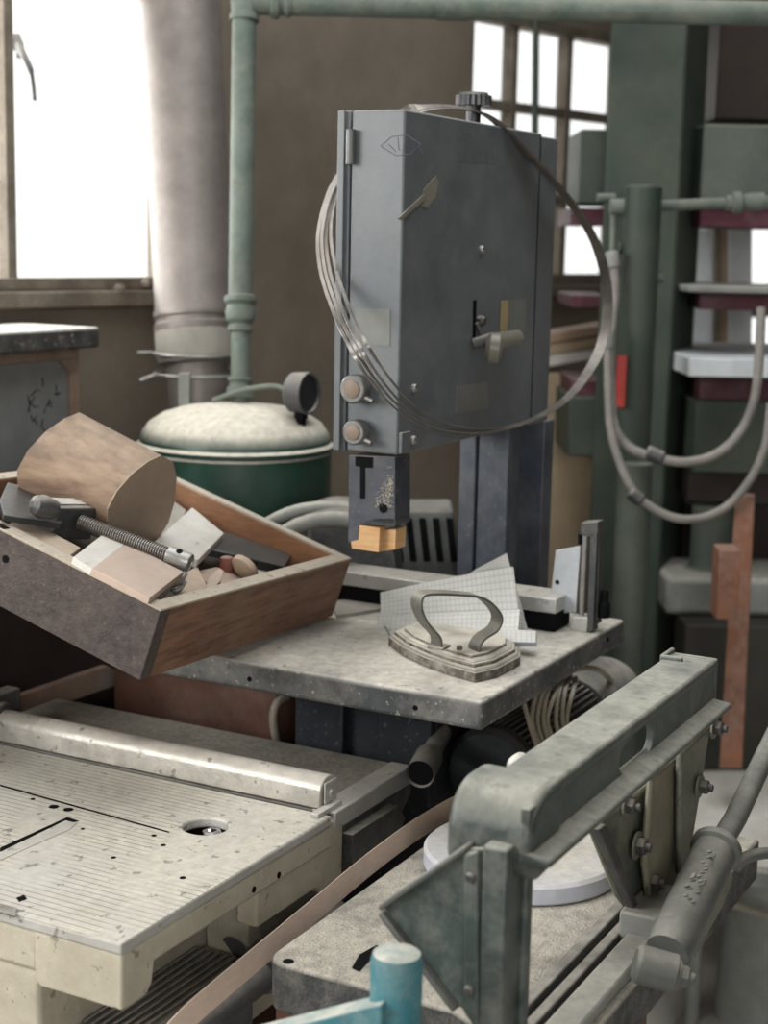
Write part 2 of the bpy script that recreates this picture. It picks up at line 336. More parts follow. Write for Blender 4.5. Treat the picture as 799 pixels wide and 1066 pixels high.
window(2, wins[2], [1.15, 1.385, 1.62], [1.885, 1.665], M_frame, t=.012)
window(3, wins[3], [2.3, 2.65, 3.0, 3.3], [1.35], M_frame, t=.014)
mb = MB(); pass
mb.cyl(D(10, 48, 2.96), D(18, 46, 2.88), .012); mb.tube(spline([D(18, 46, 2.88), D(26, 60, 2.86), D(33, 78, 2.86), D(36, 105, 2.87)], 6), [.006]*12+[.004]*7, 8)
mb.cyl(D(16, 38, 2.9), D(22, 58, 2.89), .01)
mb.build('window_latch', M_steeld, w1)
mb = MB()
for (s, z) in ((-.12, 1.452), (-.05, 1.462), (-.02, 1.455)): mb.lathe(wall(s, -.01, z-.01), (0, 0, 1), [(.012, 0), (.014, .008), (.008, .016)], 8)
mb.build('sill_debris', M_frame, w1)

#@@BANDSAW
# ================================================================== bandsaw
TZ = 1.0
bs = thing('bandsaw', 'grey-blue bandsaw with a dusty square table and a tall box-shaped wheel housing', 'bandsaw', (2.05, 1.03, 0))
mb = MB()     # wheel cover with a slit for the release lever
mb.box(1.85, 2.30, .965, 1.043, 1.27, 1.717); mb.build('wheel_cover', M_blue, bs, bev=.003)
MB().box(1.853, 2.378, 1.047, 1.062, 1.268, 1.717).build('back_plate', M_blue, bs, bev=.002)
mb = MB().box(2.304, 2.378, .968, 1.045, 1.268, 1.714); mb.build('housing_rear', M_blue, bs, bev=.003)
MB().box(2.299, 2.3045, .9662, 1.04, 1.272, 1.7165).build('housing_seam', M_black, bs)
mb = MB(); mb.box(1.846, 1.850, 1.052, 1.062, 1.27, 1.717).build('back_plate_flange', M_blue, bs, bev=.001)
# column: front face, folded flange and hollow web
mb = MB(); mb.box(2.24, 2.262, .975, 1.026, .9, 1.27); mb.box(2.238, 2.262, 1.030, 1.057, .9, 1.27); mb.box(2.262, 2.40, 1.02, 1.055, .9, 1.27); mb.box(2.36, 2.40, .965, 1.055, .9, 1.27); mb.box(2.262, 2.32, .99, 1.02, .9, 1.27)
mb.build('column', M_blued, bs, bev=.002)
# hinge knuckle top left, door screws, labels
MB().cyl((1.843, 1.040, 1.648), (1.843, 1.040, 1.692), .0065, seg=14).build('hinge', M_steeld, bs)
def screw(px, py, r=.006):
    p = Q(px, py, 'v', .965); k = MB(); k.lathe(p, (0, -1, 0), [(r, 0), (r, .003), (r*.8, .005), (r*.45, .005), (r*.4, .002)], 14); return k.build('screw', M_steel, bs)
for a in ((500, 260), (430, 404), (429, 458)): screw(*a)
mb = MB(); mb.box(1.852, 1.878, .960, .965, 1.272, 1.30); mb.build('catch_plate', M_blue, bs, bev=.001)
def sticker(pts, ax, val, n, m_, name='sticker'):
    k = MB(); k.prism([Q(x, y, ax, val) for x, y in pts], n); return k.build(name, m_, bs)
sticker([(370, 321), (406, 322), (406, 360), (370, 359)], 'u', 1.85, (-.0008, 0, 0), M_label)
sticker([(475, 402), (507, 397), (507, 425), (474, 431)], 'v', .965, (0, -.0008, 0), M_label)
sticker([(521, 313), (547, 311), (546, 346), (520, 352)], 'v', .965, (0, -.0008, 0), M_label)
sticker([(521, 313), (528, 312.5), (527, 349), (520, 350)], 'v', .964, (0, -.0008, 0), M_labely)
sticker([(453, 183), (456, 190), (452, 206), (444, 217), (438, 214), (440, 198)], 'v', .9648, (0, -.0012, 0), M_tape, 'tape')
sticker([(440, 202), (442, 206), (416, 229), (413, 227)], 'v', .9648, (0, -.003, 0), M_tape, 'tape')
# faded stamped letters at the head of the door
def strokes(name, segs, fn, r, m_, parent):
    k = MB()
    for sg in segs: k.tube([fn(*p) for p in sg], r, 6)
    return k.build(name, m_, parent)
sticker([(477, 137), (516, 145), (515, 171), (476, 168)], 'v', .9651, (0, -.0004, 0), M_smudge, 'smudged_label')
strokes('pencil_scribble', [[(396, 152), (408, 142), (424, 141), (438, 150), (428, 160), (412, 162), (396, 152)], [(404, 150), (412, 158)], [(414, 143), (415, 156), (420, 156), (422, 144)], [(430, 158), (434, 146), (440, 160)]], lambda x, y: Q(x, y, 'u', 1.8498), .0004, M_scrib, bs)
# latch knobs on the narrow face
for (px, py, r) in ((368, 405, .0195), (369, 450, .0170)):
    p = Q(px, py, 'u', 1.83); a = V(1.852, p.y, p.z); k = MB()
    k.lathe(a, (-1, 0, 0), [(r*.7, 0), (r*.7, .008), (r, .010), (r, .024), (r*.9, .027), (r*.62, .027)], 30)
    kk = k.build('latch_knob', M_knob, bs, bev=.0008)
    k = MB(); k.lathe(a, (-1, 0, 0), [(r*.6, .024), (r*.6, .0285), (r*.55, .029)], 26); k.build('knob_face', M_copper, kk)
    k = MB(); b = a+V(-.018, 0, 0); k.tube([b+V(0, -r*.3, -r*.4), b+V(-.004, -r*1.5, -r*.75)], [.0045, .003], 8); k.build('latch_tab', M_knob, kk)
# slit and taped lever on the door
MB().prism([Q(492, 313, 'v', .965), Q(495.5, 312, 'v', .965), Q(494.5, 352, 'v', .965), Q(491.5, 353, 'v', .965)], (0, -.0006, 0)).build('lever_slot', M_black, bs)
k = MB(); k.tube([Q(493, 358, 'v', .962), Q(514, 352, 'v', .935)], [.008, .009], 12)
k.tube(spline([Q(496, 336, 'v', .960), Q(500, 345, 'v', .955), Q(506, 362, 'v', .945)], 4), .0035, 8)
k.lathe(Q(498, 334, 'v', .964), (0, -1, 0), [(.008, 0), (.008, .006), (.005, .010)], 10)
lv = k.build('lever', M_steeld, bs)
k = MB(); c = Q(512, 362, 'v', .93); k.lathe(c, V(-.5, 1, .1), [(.012, -.014), (.0215, -.010), (.0215, .004), (.012, .010)], 20)
k.tube([Q(512, 356, 'v', .935), Q(538, 351, 'v', .95)], [.013, .011], 14)
k.build('tape_wrap', M_tape, lv, bev=.001)
# tension knob on top
kc = Q(493, 104, 'v', 1.0); k = MB(); k.cyl(V(kc.x, 1.0, 1.712), V(kc.x, 1.0, kc.z), .0105, seg=20)
tk = k.build('tension_screw', M_steeld, bs)
k = MB(); n_ = 40; ring = [(.026 if i % 2 else .0235) for i in range(n_)]
bt = [V(kc.x+ring[i]*cos(2*pi*i/n_), 1.0+ring[i]*sin(2*pi*i/n_), kc.z-.008) for i in range(n_)]
k.hexa(bt, [p+V(0, 0, .014) for p in bt]); k.lathe(V(kc.x, 1.0, kc.z+.006), (0, 0, 1), [(.022, 0), (.020, .004), (.006, .004), (.004, .002)], 26)
k.build('tension_knob', M_steeld, tk)
# blade guard post with keyhole slot, hole and pine guide blocks
gx = 1.862
def gq(x, y): return Q(x, y, 'u', gx)
pts = [(363, 474), (411, 476), (411, 548), (374, 546), (374, 563), (362, 565)]
k = MB(); k.prism([gq(*p) for p in pts], (.045, 0, 0)); gp = k.build('blade_guard', M_guard, bs, bev=.001)
MB().prism([gq(x, y)-V(.0003, 0, 0) for x, y in [(370, 475), (388, 476), (388, 487), (380, 487), (380, 519), (375, 519), (375, 486), (370, 485)]], (-.0008, 0, 0)).build('guard_slot', M_black, gp)
MB().lathe(gq(399, 529), (-1, 0, 0), [(.0065, 0), (.0065, .001)], 18).build('guard_hole', M_black, gp)
k = MB(); random.seed(3)
for i in range(300):
    x = random.uniform(390, 409); y = random.uniform(494, 528)
    if (x-390)/19+(y-494)/34 < .85+random.uniform(-.2, .2): continue
    p = gq(x, y); r = random.uniform(.0005, .0013); k.lathe(p, (-1, 0, 0), [(r, -.0005), (r*.8, r*.6), (.0002, r)], 6)
o = k.build('sawdust_crust', M_dust, gp); o['kind'] = 'stuff'
k = MB(); k.prism([gq(376, 545), gq(411, 546), gq(411, 540), gq(390, 540)], (.04, 0, 0)); k.build('guide_plate', M_steeld, gp)
g0 = gx-.002
k = MB(); k.prism([Q(x, y, 'u', g0) for x, y in [(365, 564), (373, 562), (374, 547), (395, 550), (394, 575), (366, 571)]], (.022, 0, 0)); k.build('guide_block', M_pine, bs, bev=.0006)
k = MB(); k.prism([Q(x, y, 'u', g0+.014) for x, y in [(397, 552), (412, 551), (411, 572), (397, 574)]], (.03, 0, 0)); k.build('guide_block', M_pine, bs, bev=.0006)
# table
k = MB(); k.box(1.702, 2.212, .764, 1.262, .962, 1.0); tb = k.build('table', M_table, bs, bev=.006, seg=3)
for p, d_ in ((V(1.702, .855, .978), V(-1, 0, 0)), (V(1.702, 1.10, .978), V(-1, 0, 0)), (V(2.14, .764, .984), V(0, -1, 0))): MB().lathe(p, d_, [(.0035, -.001), (.0035, .0008)], 12).build('bolt_hole', M_black, tb)
k = MB(); k.box(2.075, 2.135, .822, 1.245, 1.0005, 1.028); k.build('shadow_gap_rail', M_black, bs, bev=.002)  # black rail, its colour stands for the shadow gap under the bar
k = MB(); k.box(2.072, 2.138, .82, 1.245, 1.028, 1.050); k.build('fence_bar', M_alu, bs, bev=.002)
k = MB(); k.prism([Q(x, y, 'z', 1.001) for x, y in [(345, 628), (395, 624), (397, 636), (350, 643)]], (0, 0, .004)); o = k.build('wooden_offcut', M_greyb); tag(o, 'thin flat offcut between the drawer and the folded paper on the saw table', 'offcut')
# stand
k = MB(); k.box(1.92, 2.16, .93, 1.15, 0, .962); k.box(1.90, 1.92, 1.07, 1.15, 0, .962); k.box(1.90, 1.92, .93, 1.015, 0, .962); k.box(1.9, 2.16, .94, 1.14, 0, .05); k.build('stand', M_cab, bs, bev=.003)
k = MB(); k.box(2.16, 2.40, .98, 1.06, .5, .95); k.build('column_foot', M_cab, bs, bev=.003)
# dust pipe
k = MB(); a = Q(437, 806, 'v', .90); b = Q(457, 768, 'v', .93); n = (b-a).normalized()
k.lathe(a, n, [(.0175, .004), (.0195, 0), (.0195, .055), (.017, .06), (.0135, .06), (.0135, .14)], 26); k.build('dust_pipe', M_rubber, bs)
MB().lathe(a, n, [(.0172, .003), (.0172, .006)], 24).build('pipe_opening', M_black, bs)

# coiled blade hung on the tension knob
def loop(dx, dy, dv, sc=1.0, inner=0):
    P = [(500, 118, .985), (545, 158, .958), (588, 205, .94), (618, 252, .94), (631, 305, .94), (625, 360, .94), (596, 408, .94), (556, 436, .945), (505, 451, .945), (455, 449, .94), (420, 432, .93), (392, 405, .925), (366, 366, .945), (347, 325, 1.02), (333, 280, 1.07), (332, 235, 1.10), (350, 185, 1.12), (395, 140, 1.10)]
    out = []
    for i, (x, y, v_) in enumerate(P):
        f = {8: .5, 9: .9, 10: 1.0, 11: 1.1, 12: 1.1, 13: 1.1, 14: 1.1, 15: 1, 16: .8, 17: .6, 7: .2}.get(i, .12)
        out.append(Q(x+dx*f, y+dy*f, 'v', v_+dv))
    out.append(V(1.99, 1.02+dv, 1.727+abs(dx)*.0003)); return spline(out, 9, True)
k = MB()
def bw(t):
    f = .5-.5*cos(2*pi*(t+.22)) if False else max(0, min(1, (abs(((t-.12+.5) % 1)-.5)-.16)/.14)); w_ = .0155*(1-f)+.0044*f
    return (0, w_, w_*.3)
for dx, dy, dv in ((0, 0, 0), (4, -2, -.003), (13, -9, .002), (8, -4, .003)): k.ribbon(loop(dx, dy, dv), None, .0012, closed=True, wf=bw)
tag(k.build('coiled_saw_band', M_blade), 'thin steel bandsaw blade coiled in loops and hung over the bandsaw top knob', 'saw blade')

# flat iron
k = MB(); fi = thing('flat_iron', 'rusty antique flat iron with a bent strap handle standing on the bandsaw table', 'iron', Q(475, 690, 'z', TZ+.0005))
def iron_outline(ins, z):
    c = [(404, 672), (418, 683), (441, 694), (466, 703), (494, 711), (517, 706), (541, 693), (541, 686), (528, 679), (490, 672), (452, 666), (418, 665)]
    P = [Q(x, y, 'z', TZ) for x, y in c]; cen = sum(P, V(0, 0, 0))/len(P)
    return [cen+(p-cen)*(1-ins)+V(0, 0, z) for p in P]
for a, b, z0, z1 in ((0, 0, .0005, .013), (.02, .06, .013, .017), (.08, .09, .017, .022), (.13, .19, .022, .025), (.22, .24, .025, .029)): k.hexa(iron_outline(a, z0), iron_outline(b, z1))
k.build('sole', M_iron, fi, bev=.0012)
hz = TZ+.028; k = MB()
vplane = Q(475, 680, 'z', hz); hn = V(-.52, -.85, 0).normalized()
hp = [(454, 673), (453, 662), (441, 648), (434, 633), (435, 621), (444, 617), (470, 617.5), (494, 620), (508, 628), (517, 641), (513, 654), (500, 663), (494, 672), (494, 679)]
k.ribbon(spline([QP(x, y, vplane, hn) for x, y in hp], 6), V(.86, -.5, 0).normalized().cross(V(0, 0, 1))*.024, .0035)
k.build('strap_handle', M_strap, fi, bev=.0008)
k = MB()
for x, y in ((456, 673), (497, 679)):
    p = QP(x, y, vplane, hn); k.prism([p+V(.012, .010, -.002), p+V(-.012, .010, -.002), p+V(-.012, -.012, -.002), p+V(.012, -.012, -.002)], (0, 0, .004))
k.lathe(QP(478, 675, vplane, hn)+V(0, 0, -.002), (0, 0, 1), [(.004, 0), (.004, .005), (.002, .007)], 10)
k.build('handle_foot', M_iron, fi, bev=.001)

# folded graph paper: sheets as thin shells with uv grids
def sheet(name, quad, label, thick=.0012, bow=.0, n=8, cat='paper', group=None):
    bm = bmesh.new(); uv = bm.loops.layers.uv.new('UVMap'); a, b, c, d = [Vector(q) for q in quad]
    W = (b-a).length; H = (d-a).length; nr = (b-a).cross(d-a).normalized()
    g = [[None]*(n+1) for _ in range(n+1)]; uvs = {}
    for i in range(n+1):
        for j in range(n+1):
            s, t = i/n, j/n; p = a*(1-s)*(1-t)+b*s*(1-t)+c*s*t+d*(1-s)*t + nr*bow*4*s*(1-s)
            g[i][j] = bm.verts.new(p); uvs[g[i][j]] = (s*W, t*H)
    for i in range(n):
        for j in range(n):
            f = bm.faces.new((g[i][j], g[i+1][j], g[i+1][j+1], g[i][j+1]))
            for l in f.loops: l[uv].uv = uvs[l.vert]
    lo = V(*[(min(getattr(q, ax) for q in (a, b, c, d))) for ax in 'xyz']); cen = (a+b+c+d)/4; lo = V(cen.x, cen.y, lo.z)
    for v_ in bm.verts: v_.co -= lo
    me = bpy.data.meshes.new(name); bm.to_mesh(me); bm.free(); me.materials.append(M_paper)
    o = bpy.data.objects.new(name, me); COL.objects.link(o); o.location = lo
    s_ = o.modifiers.new('thickness', 'SOLIDIFY'); s_.thickness = thick; s_.offset = 0
    return tag(o, label, cat, group) if label else o
e = .002
gp_ = thing('graph_paper', 'sheet of squared graph paper folded open and leaning behind the flat iron', 'paper', (2.0, 1.0, 1.001))
def psheet(quad, name, **kw):
    o = sheet(name, quad, None, **kw); wl = o.location.copy(); o.parent = gp_; o.location = wl-gp_.location; return o
psheet([Q(396, 650, 'u', 2.01), Q(541, 650, 'u', 2.01), Q(534, 590, 'u', 2.05), Q(396, 617, 'u', 2.05)], 'upright_fold', bow=.003)
psheet([Q(394, 659, 'u', 1.965), Q(540, 660, 'u', 1.965), Q(542, 636, 'u', 1.99), Q(394, 642, 'u', 1.99)], 'lower_fold', bow=-.002, thick=.008)
psheet([Q(407, 665, 'u', 1.93), Q(558, 671, 'u', 1.93), Q(558, 659, 'u', 1.955), Q(407, 646, 'u', 1.955)], 'front_fold', bow=-.002, thick=.007)
psheet([Q(407, 663, 'z', TZ+.003), Q(558, 669, 'z', TZ+.003), Q(552, 655, 'z', TZ+.004), Q(400, 650, 'z', TZ+.004)], 'flat_fold')
sheet('graph_paper', [Q(480, 603, 'u', 2.064), Q(545, 640, 'u', 2.05), Q(527, 576, 'u', 2.066), Q(496, 592, 'u', 2.066)], 'corner of a second graph paper sheet standing up behind the folded one')
sheet('graph_paper', [Q(500, 655, 'u', 2.035), Q(549, 656, 'u', 2.035), Q(533, 598, 'u', 2.06), Q(505, 600, 'u', 2.06)], 'narrow graph paper sheet slanting out at the right edge of the folded one')

# blade guide holder / mitre gauge standing on the table
mg = thing('mitre_gauge', 'upright steel clamp gauge with a white aluminium plate on the bandsaw table corner', 'gauge', Q(605, 655, 'z', TZ))
def gu(x, y, u=2.11): return Q(x, y, 'u', u)
k = MB(); k.prism([gu(x, y) for x, y in [(578, 573), (604, 568), (599, 637), (572, 640), (571, 634)]], (.003, 0, 0)); gpl = k.build('plate', M_gplate, mg, bev=.001)
MB().lathe(gu(580, 606)-V(.0005, 0, 0), (-1, 0, 0), [(.0035, 0), (.0035, .0008)], 14).build('plate_hole', M_black, gpl)
k = MB(); k.prism([gu(x, y, 2.10) for x, y in [(594, 642), (613, 642), (611, 659), (592, 657)]], (.03, 0, 0)); k.build('base_block', M_alu, mg, bev=.002)
k = MB(); k.cyl(gu(605, 640, 2.10), gu(609, 558, 2.10), .0042, seg=14); k.build('guide_rod', M_steel, mg)
k = MB(); k.prism([gu(x, y, 2.10) for x, y in [(614, 556), (621, 556), (617, 657), (610, 659)]], (.02, 0, 0))
k.prism([gu(x, y, 2.11) for x, y in [(621, 551), (624, 551), (621, 650), (618, 652)]], (.02, 0, 0)); k.build('channel_bar', M_steeld, mg, bev=.001)
k = MB(); k.prism([gu(x, y, 2.10) for x, y in [(604, 544), (622, 543), (622, 556), (615, 560), (603, 557)]], (.025, 0, 0)); k.build('head_block', M_steeld, mg, bev=.002)
k = MB(); k.prism([gu(x, y, 2.11) for x, y in [(601, 556), (606, 556), (605, 567), (601, 567)]], (.012, 0, 0)); k.build('cap_screw', M_black, mg, bev=.001)
k = MB(); k.lathe(gu(628, 643, 2.12), (0, 0, 1), [(.008, 0), (.009, .004), (.009, .02), (.006, .024), (.006, .04)], 14); k.build('clamp_screw', M_black, mg, bev=.001)

#@@MOTOR
mt = thing('electric_motor', 'grey electric motor with cooling fins below the right side of the bandsaw table', 'motor', (2.2, .88, .70))
k = MB(); c0 = V(1.96, .862, .815); n_ = 44; pr = []
for i in range(n_):
    for f, r in ((0, .057), (.35, .057), (.36, .066), (.62, .066)): pr.append((2*pi*(i+f)/n_, r))
ring = [V(c0.x, c0.y+r*cos(a), c0.z+r*sin(a)) for a, r in pr]; k.hexa(ring, [p+V(.29, 0, 0) for p in ring]); k.build('finned_body', M_motor, mt)
k = MB(); k.lathe(V(2.25, .862, .815), (1, 0, 0), [(.06, 0), (.069, .004), (.069, .07), (.066, .075)], 40); k.lathe(V(2.325, .862, .815), (1, 0, 0), [(.067, 0), (.067, .09), (.058, .10), (.02, .102)], 40); k.build('end_cover', M_motor, mt)
k = MB(); k.lathe(V(1.962, .862, .815), (-1, 0, 0), [(.068, -.012), (.068, .004), (.060, .014), (.02, .018)], 40); k.build('drive_end', M_darkst, mt)
k = MB(); p = Q(603, 755, 'v', .818); k.lathe(p+V(0, .003, 0), (0, -1, 0), [(.012, 0), (.012, .004), (.006, .005), (.004, .004)], 16); k.build('cover_screw', M_steeld, mt)
k = MB(); k.box(2.0, 2.26, .82, .90, .70, .76); k.build('motor_foot', M_cab, mt)
k = MB(); random.seed(11)
for i in range(7):
    v_ = .778-.003*i; x = 553+i*6
    P = [Q(x+16-i, 700+i, 'v', .80), Q(x+7+random.uniform(-2, 2), 718, 'v', v_), Q(x+random.uniform(-2, 2), 748, 'v', v_), Q(x+6+random.uniform(-2, 2), 775, 'v', v_), Q(572+i*2.5, 800, 'v', v_+.006)]
    k.tube(spline(P, 6), .0034, 8)
k.tube(spline([Q(545, 732, 'v', .785), Q(553, 760, 'v', .77), Q(566, 795, 'v', .775)], 6), .0036, 8)
k.tube(spline([Q(580, 712, 'v', .785), Q(598, 697, 'v', .79), Q(622, 697, 'v', .80), Q(636, 708, 'v', .82)], 6), .0042, 8)
tag(k.build('power_cable', M_cable), 'looped beige cable hanging over the grey electric motor', 'cable')

#@@DRAWER
# ================================================================== tilted drawer
dd1 = V(.998, .045, -.0483).normalized(); dd2 = V(-.029, .955, .296); dd2 = (dd2-dd1*dd2.dot(dd1)).normalized(); dn = dd1.cross(dd2)
DO = V(1.483, 1.114, 1.0262)
def dl(x, y, z): return DO+dd1*x+dd2*y+dn*z
def dqz(px, py, z): return QP(px, py, dl(0, 0, z), dn)
def dqy(px, py, y): return QP(px, py, dl(0, y, 0), dd2)
def dqx(px, py, x): return QP(px, py, dl(x, 0, 0), dd1)
DW, DL, DH, T = .500, .40, .094, .018
dr = thing('tool_tray', 'old wooden drawer full of tools and offcuts, tilted on the bandsaw table', 'drawer', dl(.3, .1, 0))
k = MB(); k.box(T, DW-T, T, DL-T, .004, .012, dl); k.build('drawer_bottom', M_drawin, dr)
def side(name, x0, x1, y0, y1, m_):
    k = MB(); k.box(x0, x1, y0, y1, 0, DH-.003, dl); o = k.build(name, m_, dr, bev=.001)
    return o
side('side_panel', T, DW-.0, 0, T, M_drawer); side('side_panel', T, DW, DL-T, DL, M_drawer); side('back_panel', DW-T, DW, T, DL-T, M_drawin)
side('front_panel', 0, T+.004, 0, DL, M_drawerd)
for a in ((T+.004, DW, 0, T+.002), (DW-T, DW, T, DL), (0, T+.006, 0, DL), (T, DW-T, DL-T, DL)):
    k = MB(); k.box(*a, DH-.003, DH, dl); k.build('rim', M_wood_rim, dr, bev=.0006)
k = MB()
for y in (.27, .30, .245): k.box(.001, .012, y, y+.018, DH, DH+.001, dl)
k.lathe(dqx(6, 582, 0)-dd1*.0002, -dd1, [(.005, 0), (.005, .0006)], 12); k.box(-.0006, .0004, .268, .272, .055, .075, dl)
k.build('keyhole', M_black, dr)
def drawer_thing(mbf, name, label, cat, m_, bev=.0008, group=None): return tag(mbf.build(name, m_, bev=bev), label, cat, group)
# wood log
face = [(112, 552), (112, 530), (122, 511), (138, 493), (155, 480), (168, 474), (180, 481), (184, 497), (182, 522), (175, 545), (164, 562), (150, 577), (128, 570)]
ya = .19; P = [dqy(x, y, ya) for x, y in face]; off = dd2*.135+dn*.002-dd1*.012; pc = sum(P, V(0, 0, 0))/len(P)
lg = thing('wood_block', 'big rounded block of brown wood with a pale cut end, largest piece in the drawer', 'wood block', sum(P, V(0, 0, 0))/len(P))
k = MB(); k.hexa([p+off*.012 for p in P], [pc+(p-pc)*1.12+off for p in P]); k.build('block_body', M_log, lg, sm=50)
k = MB(); k.prism(P, off*.012); k.build('cut_end', M_logend, lg)
def flat(pts, z, th, frame='z', dirv=None):
    f = dqz if frame == 'z' else dqy; k = MB(); k.prism([f(x, y, z) for x, y in pts], dirv if dirv else (-dn*th)); return k
drawer_thing(flat([(168, 512), (194, 531), (180, 556), (150, 560)], .07, .01, 'z', -dn*.008+dd2*.004), 'fibre_board_piece', 'dark grey triangular board leaning against the cut end of the big wood block', 'offcut', M_greyb)
drawer_thing(flat([(200, 528), (233, 555), (206, 583), (158, 566)], .074, .012), 'tile', 'grubby white rectangular plate lying in the middle of the drawer', 'plate', M_white)
k = flat([(76, 580), (111, 553), (132, 565), (96, 592)], .105, .009); sb = thing('sanding_block', 'flat pink and white block lying on the near corner of the drawer contents', 'block', dqz(130, 590, .075))
k.build('white_end', M_white, sb, bev=.0008)
k = flat([(96, 592), (132, 565), (191, 595), (156, 622)], .1052, .0092); k.build('pink_face', M_pinkw, sb, bev=.0008)
drawer_thing(flat([(10, 545), (22, 537), (84, 570), (70, 580)], .090, .012), 'wood_strip', 'greyish wood strip lying just inside the drawer front', 'offcut', M_palew)
k = flat([(8, 502), (66, 516), (64, 545), (4, 536), (0, 520)], .108, .008); drawer_thing(k, 'steel_plate', 'dark steel plate sticking up at the far left of the drawer', 'plate', M_darkst)
# clamp with threaded spindle
cl = thing('screw_clamp', 'steel clamp with a threaded spindle lying across the drawer', 'clamp', dqz(100, 560, .08))
k = MB(); top = [(38, 519), (81, 519), (104, 529), (61, 529)]
P = [dqz(x, y, .125) for x, y in top]; k.prism(P, -dn*.045); k.build('clamp_body', M_steeld, cl, bev=.003)
k = MB(); k.prism([p+dn*.0008 for p in [dqz(x, y, .125) for x, y in [(45, 519), (79, 520), (90, 526), (57, 526)]]], dn*.001); k.build('worn_top', M_alu, cl)
k = MB(); a, b = dqz(50, 529, .125), dqz(30, 524, .13); k.lathe(a, b-a, [(.012, -.01), (.014, 0), (.0155, .01), (.012, .021), (.004, .026)], 20); k.build('knob', M_steeld, cl)
k = MB(); a, b = dqz(83, 543, .108), dqz(176, 578, .112); L_ = (b-a).length; d_ = (b-a).normalized(); n_ = 38; prof = []
for i in range(n_):
    h_ = L_*i/n_; prof += [(.0075, h_), (.0098, h_+L_/n_*.25), (.0098, h_+L_/n_*.5), (.0075, h_+L_/n_*.75)]
k.lathe(a, d_, prof, 18); k.build('spindle', M_blade, cl)
k = MB(); k.lathe(b-d_*.002, d_, [(.0098, 0), (.0125, .001), (.0125, .030), (.0115, .032), (.0105, .032), (.0095, .030)], 24); ce = k.build('spindle_end', M_steel, cl)
MB().lathe(b+d_*.014+dn*.0095-dd1*.004, dn-dd1*.5, [(.0042, 0), (.0042, .0026)], 14).build('cross_hole', M_black, ce)
# plane
k = flat([(233, 553), (304, 577), (296, 590), (214, 570)], .064, .012); drawer_thing(k, 'steel_scraper', 'shiny dark steel bar lying against the back of the drawer', 'steel bar', M_darkst, bev=.0015)
k = MB(); k.lathe(dqz(236, 586, .060), V(0, 0, 1), [(.010, -.02), (.011, .0), (.009, .008), (.004, .010)], 16); drawer_thing(k, 'red_plug', 'small dark red turned wooden plug inside the drawer', 'plug', M_red)
k = MB(); a = dqz(250, 596, .058); k.lathe(a, V(.75, -.2, .5), [(.011, 0), (.021, .006), (.021, .014), (.016, .017)], 24); drawer_thing(k, 'wooden_disc', 'round pale wooden disc near the right rim inside the drawer', 'disc', M_palew)
drawer_thing(flat([(214, 612), (217, 601), (228, 591), (233, 594), (230, 604), (221, 614)], .076, .02), 'wood_chip', 'pointed pale sliver of wood standing by the right rim inside the drawer', 'offcut', M_pinkw)
drawer_thing(flat([(206, 594), (226, 590), (254, 602), (246, 612), (214, 606)], .05, .02), 'pine_offcut', 'orange-brown offcut lying low beside the round wooden disc', 'offcut', M_plank)
drawer_thing(flat([(183, 602), (205, 589), (216, 611), (190, 621)], .062, .012), 'wedge', 'pale wedge-shaped offcut below the spindle end in the drawer', 'offcut', M_palew)
drawer_thing(flat([(262, 592), (276, 587), (286, 593), (272, 600)], .05, .02), 'small_offcut', 'tiny pale offcut next to the steel bar in the drawer', 'offcut', M_white)
k = MB(); k.tube(spline([dqz(160, 626, .085), dqz(170, 618, .085), dqz(176, 610, .085), dqz(186, 606, .085), dqz(192, 598, .082)], 6), .0042, 10)
k.tube(spline([dqz(178, 612, .08), dqz(184, 616, .08), dqz(192, 606, .08)], 6), .0032, 8); drawer_thing(k, 'steel_hook', 'small curved steel hook under the pink and white block', 'hook', M_steel, bev=0)
k = MB(); k.box(.03, .48, .03, .37, .013, .022, dl); drawer_thing(k, 'wood_shavings', 'layer of dark scraps covering the drawer bottom', 'scraps', M_dark)['kind'] = 'stuff'

#@@PLANER
# ================================================================== planer
PZ = .85
pl = thing('planer', 'dusty cream cast planer with a grooved table and a round silver fence', 'planer', (1.45, 1.4, 0))
# table with round hole: outer polygon minus circle
def plate_hole(x0, x1, y0, y1, z0, z1, c, r, n=40, extra=None):
    bm = bmesh.new(); 
    circ = [(c[0]+r*cos(2*pi*i/n), c[1]+r*sin(2*pi*i/n)) for i in range(n)]
    def edge_pt(a):
        dx, dy = cos(a), sin(a); t = 1e9
        for lim, comp, cc in ((x1, dx, c[0]), (x0, dx, c[0]), (y1, dy, c[1]), (y0, dy, c[1])):
            if abs(comp) > 1e-9:
                q_ = (lim-cc)/comp
                if q_ > 0: t = min(t, q_)
        return (c[0]+dx*t, c[1]+dy*t)
    angs = [2*pi*i/n for i in range(n)]
    outer = [edge_pt(a) for a in angs]
    for cx_, cy_ in ((x0, y0), (x1, y0), (x1, y1), (x0, y1)):
        a = math.atan2(cy_-c[1], cx_-c[0]) % (2*pi); i = min(range(n), key=lambda i: abs((angs[i]-a+pi) % (2*pi)-pi)); outer[i] = (cx_, cy_)
    V4 = {}
    for nm, pts, z in (('ot', outer, z1), ('ct', circ, z1), ('ob', outer, z0), ('cb', circ, z0)): V4[nm] = [bm.verts.new((x, y, z)) for x, y in pts]
    for i in range(n):
        j = (i+1) % n
        bm.faces.new((V4['ct'][i], V4['ot'][i], V4['ot'][j], V4['ct'][j])); bm.faces.new((V4['cb'][j], V4['ob'][j], V4['ob'][i], V4['cb'][i]))
        bm.faces.new((V4['ob'][i], V4['ob'][j], V4['ot'][j], V4['ot'][i])); bm.faces.new((V4['ct'][i], V4['ct'][j], V4['cb'][j], V4['cb'][i]))
    mb = MB(); mb.bm = bm; return mb
hc = Q(214, 860, 'z', PZ)
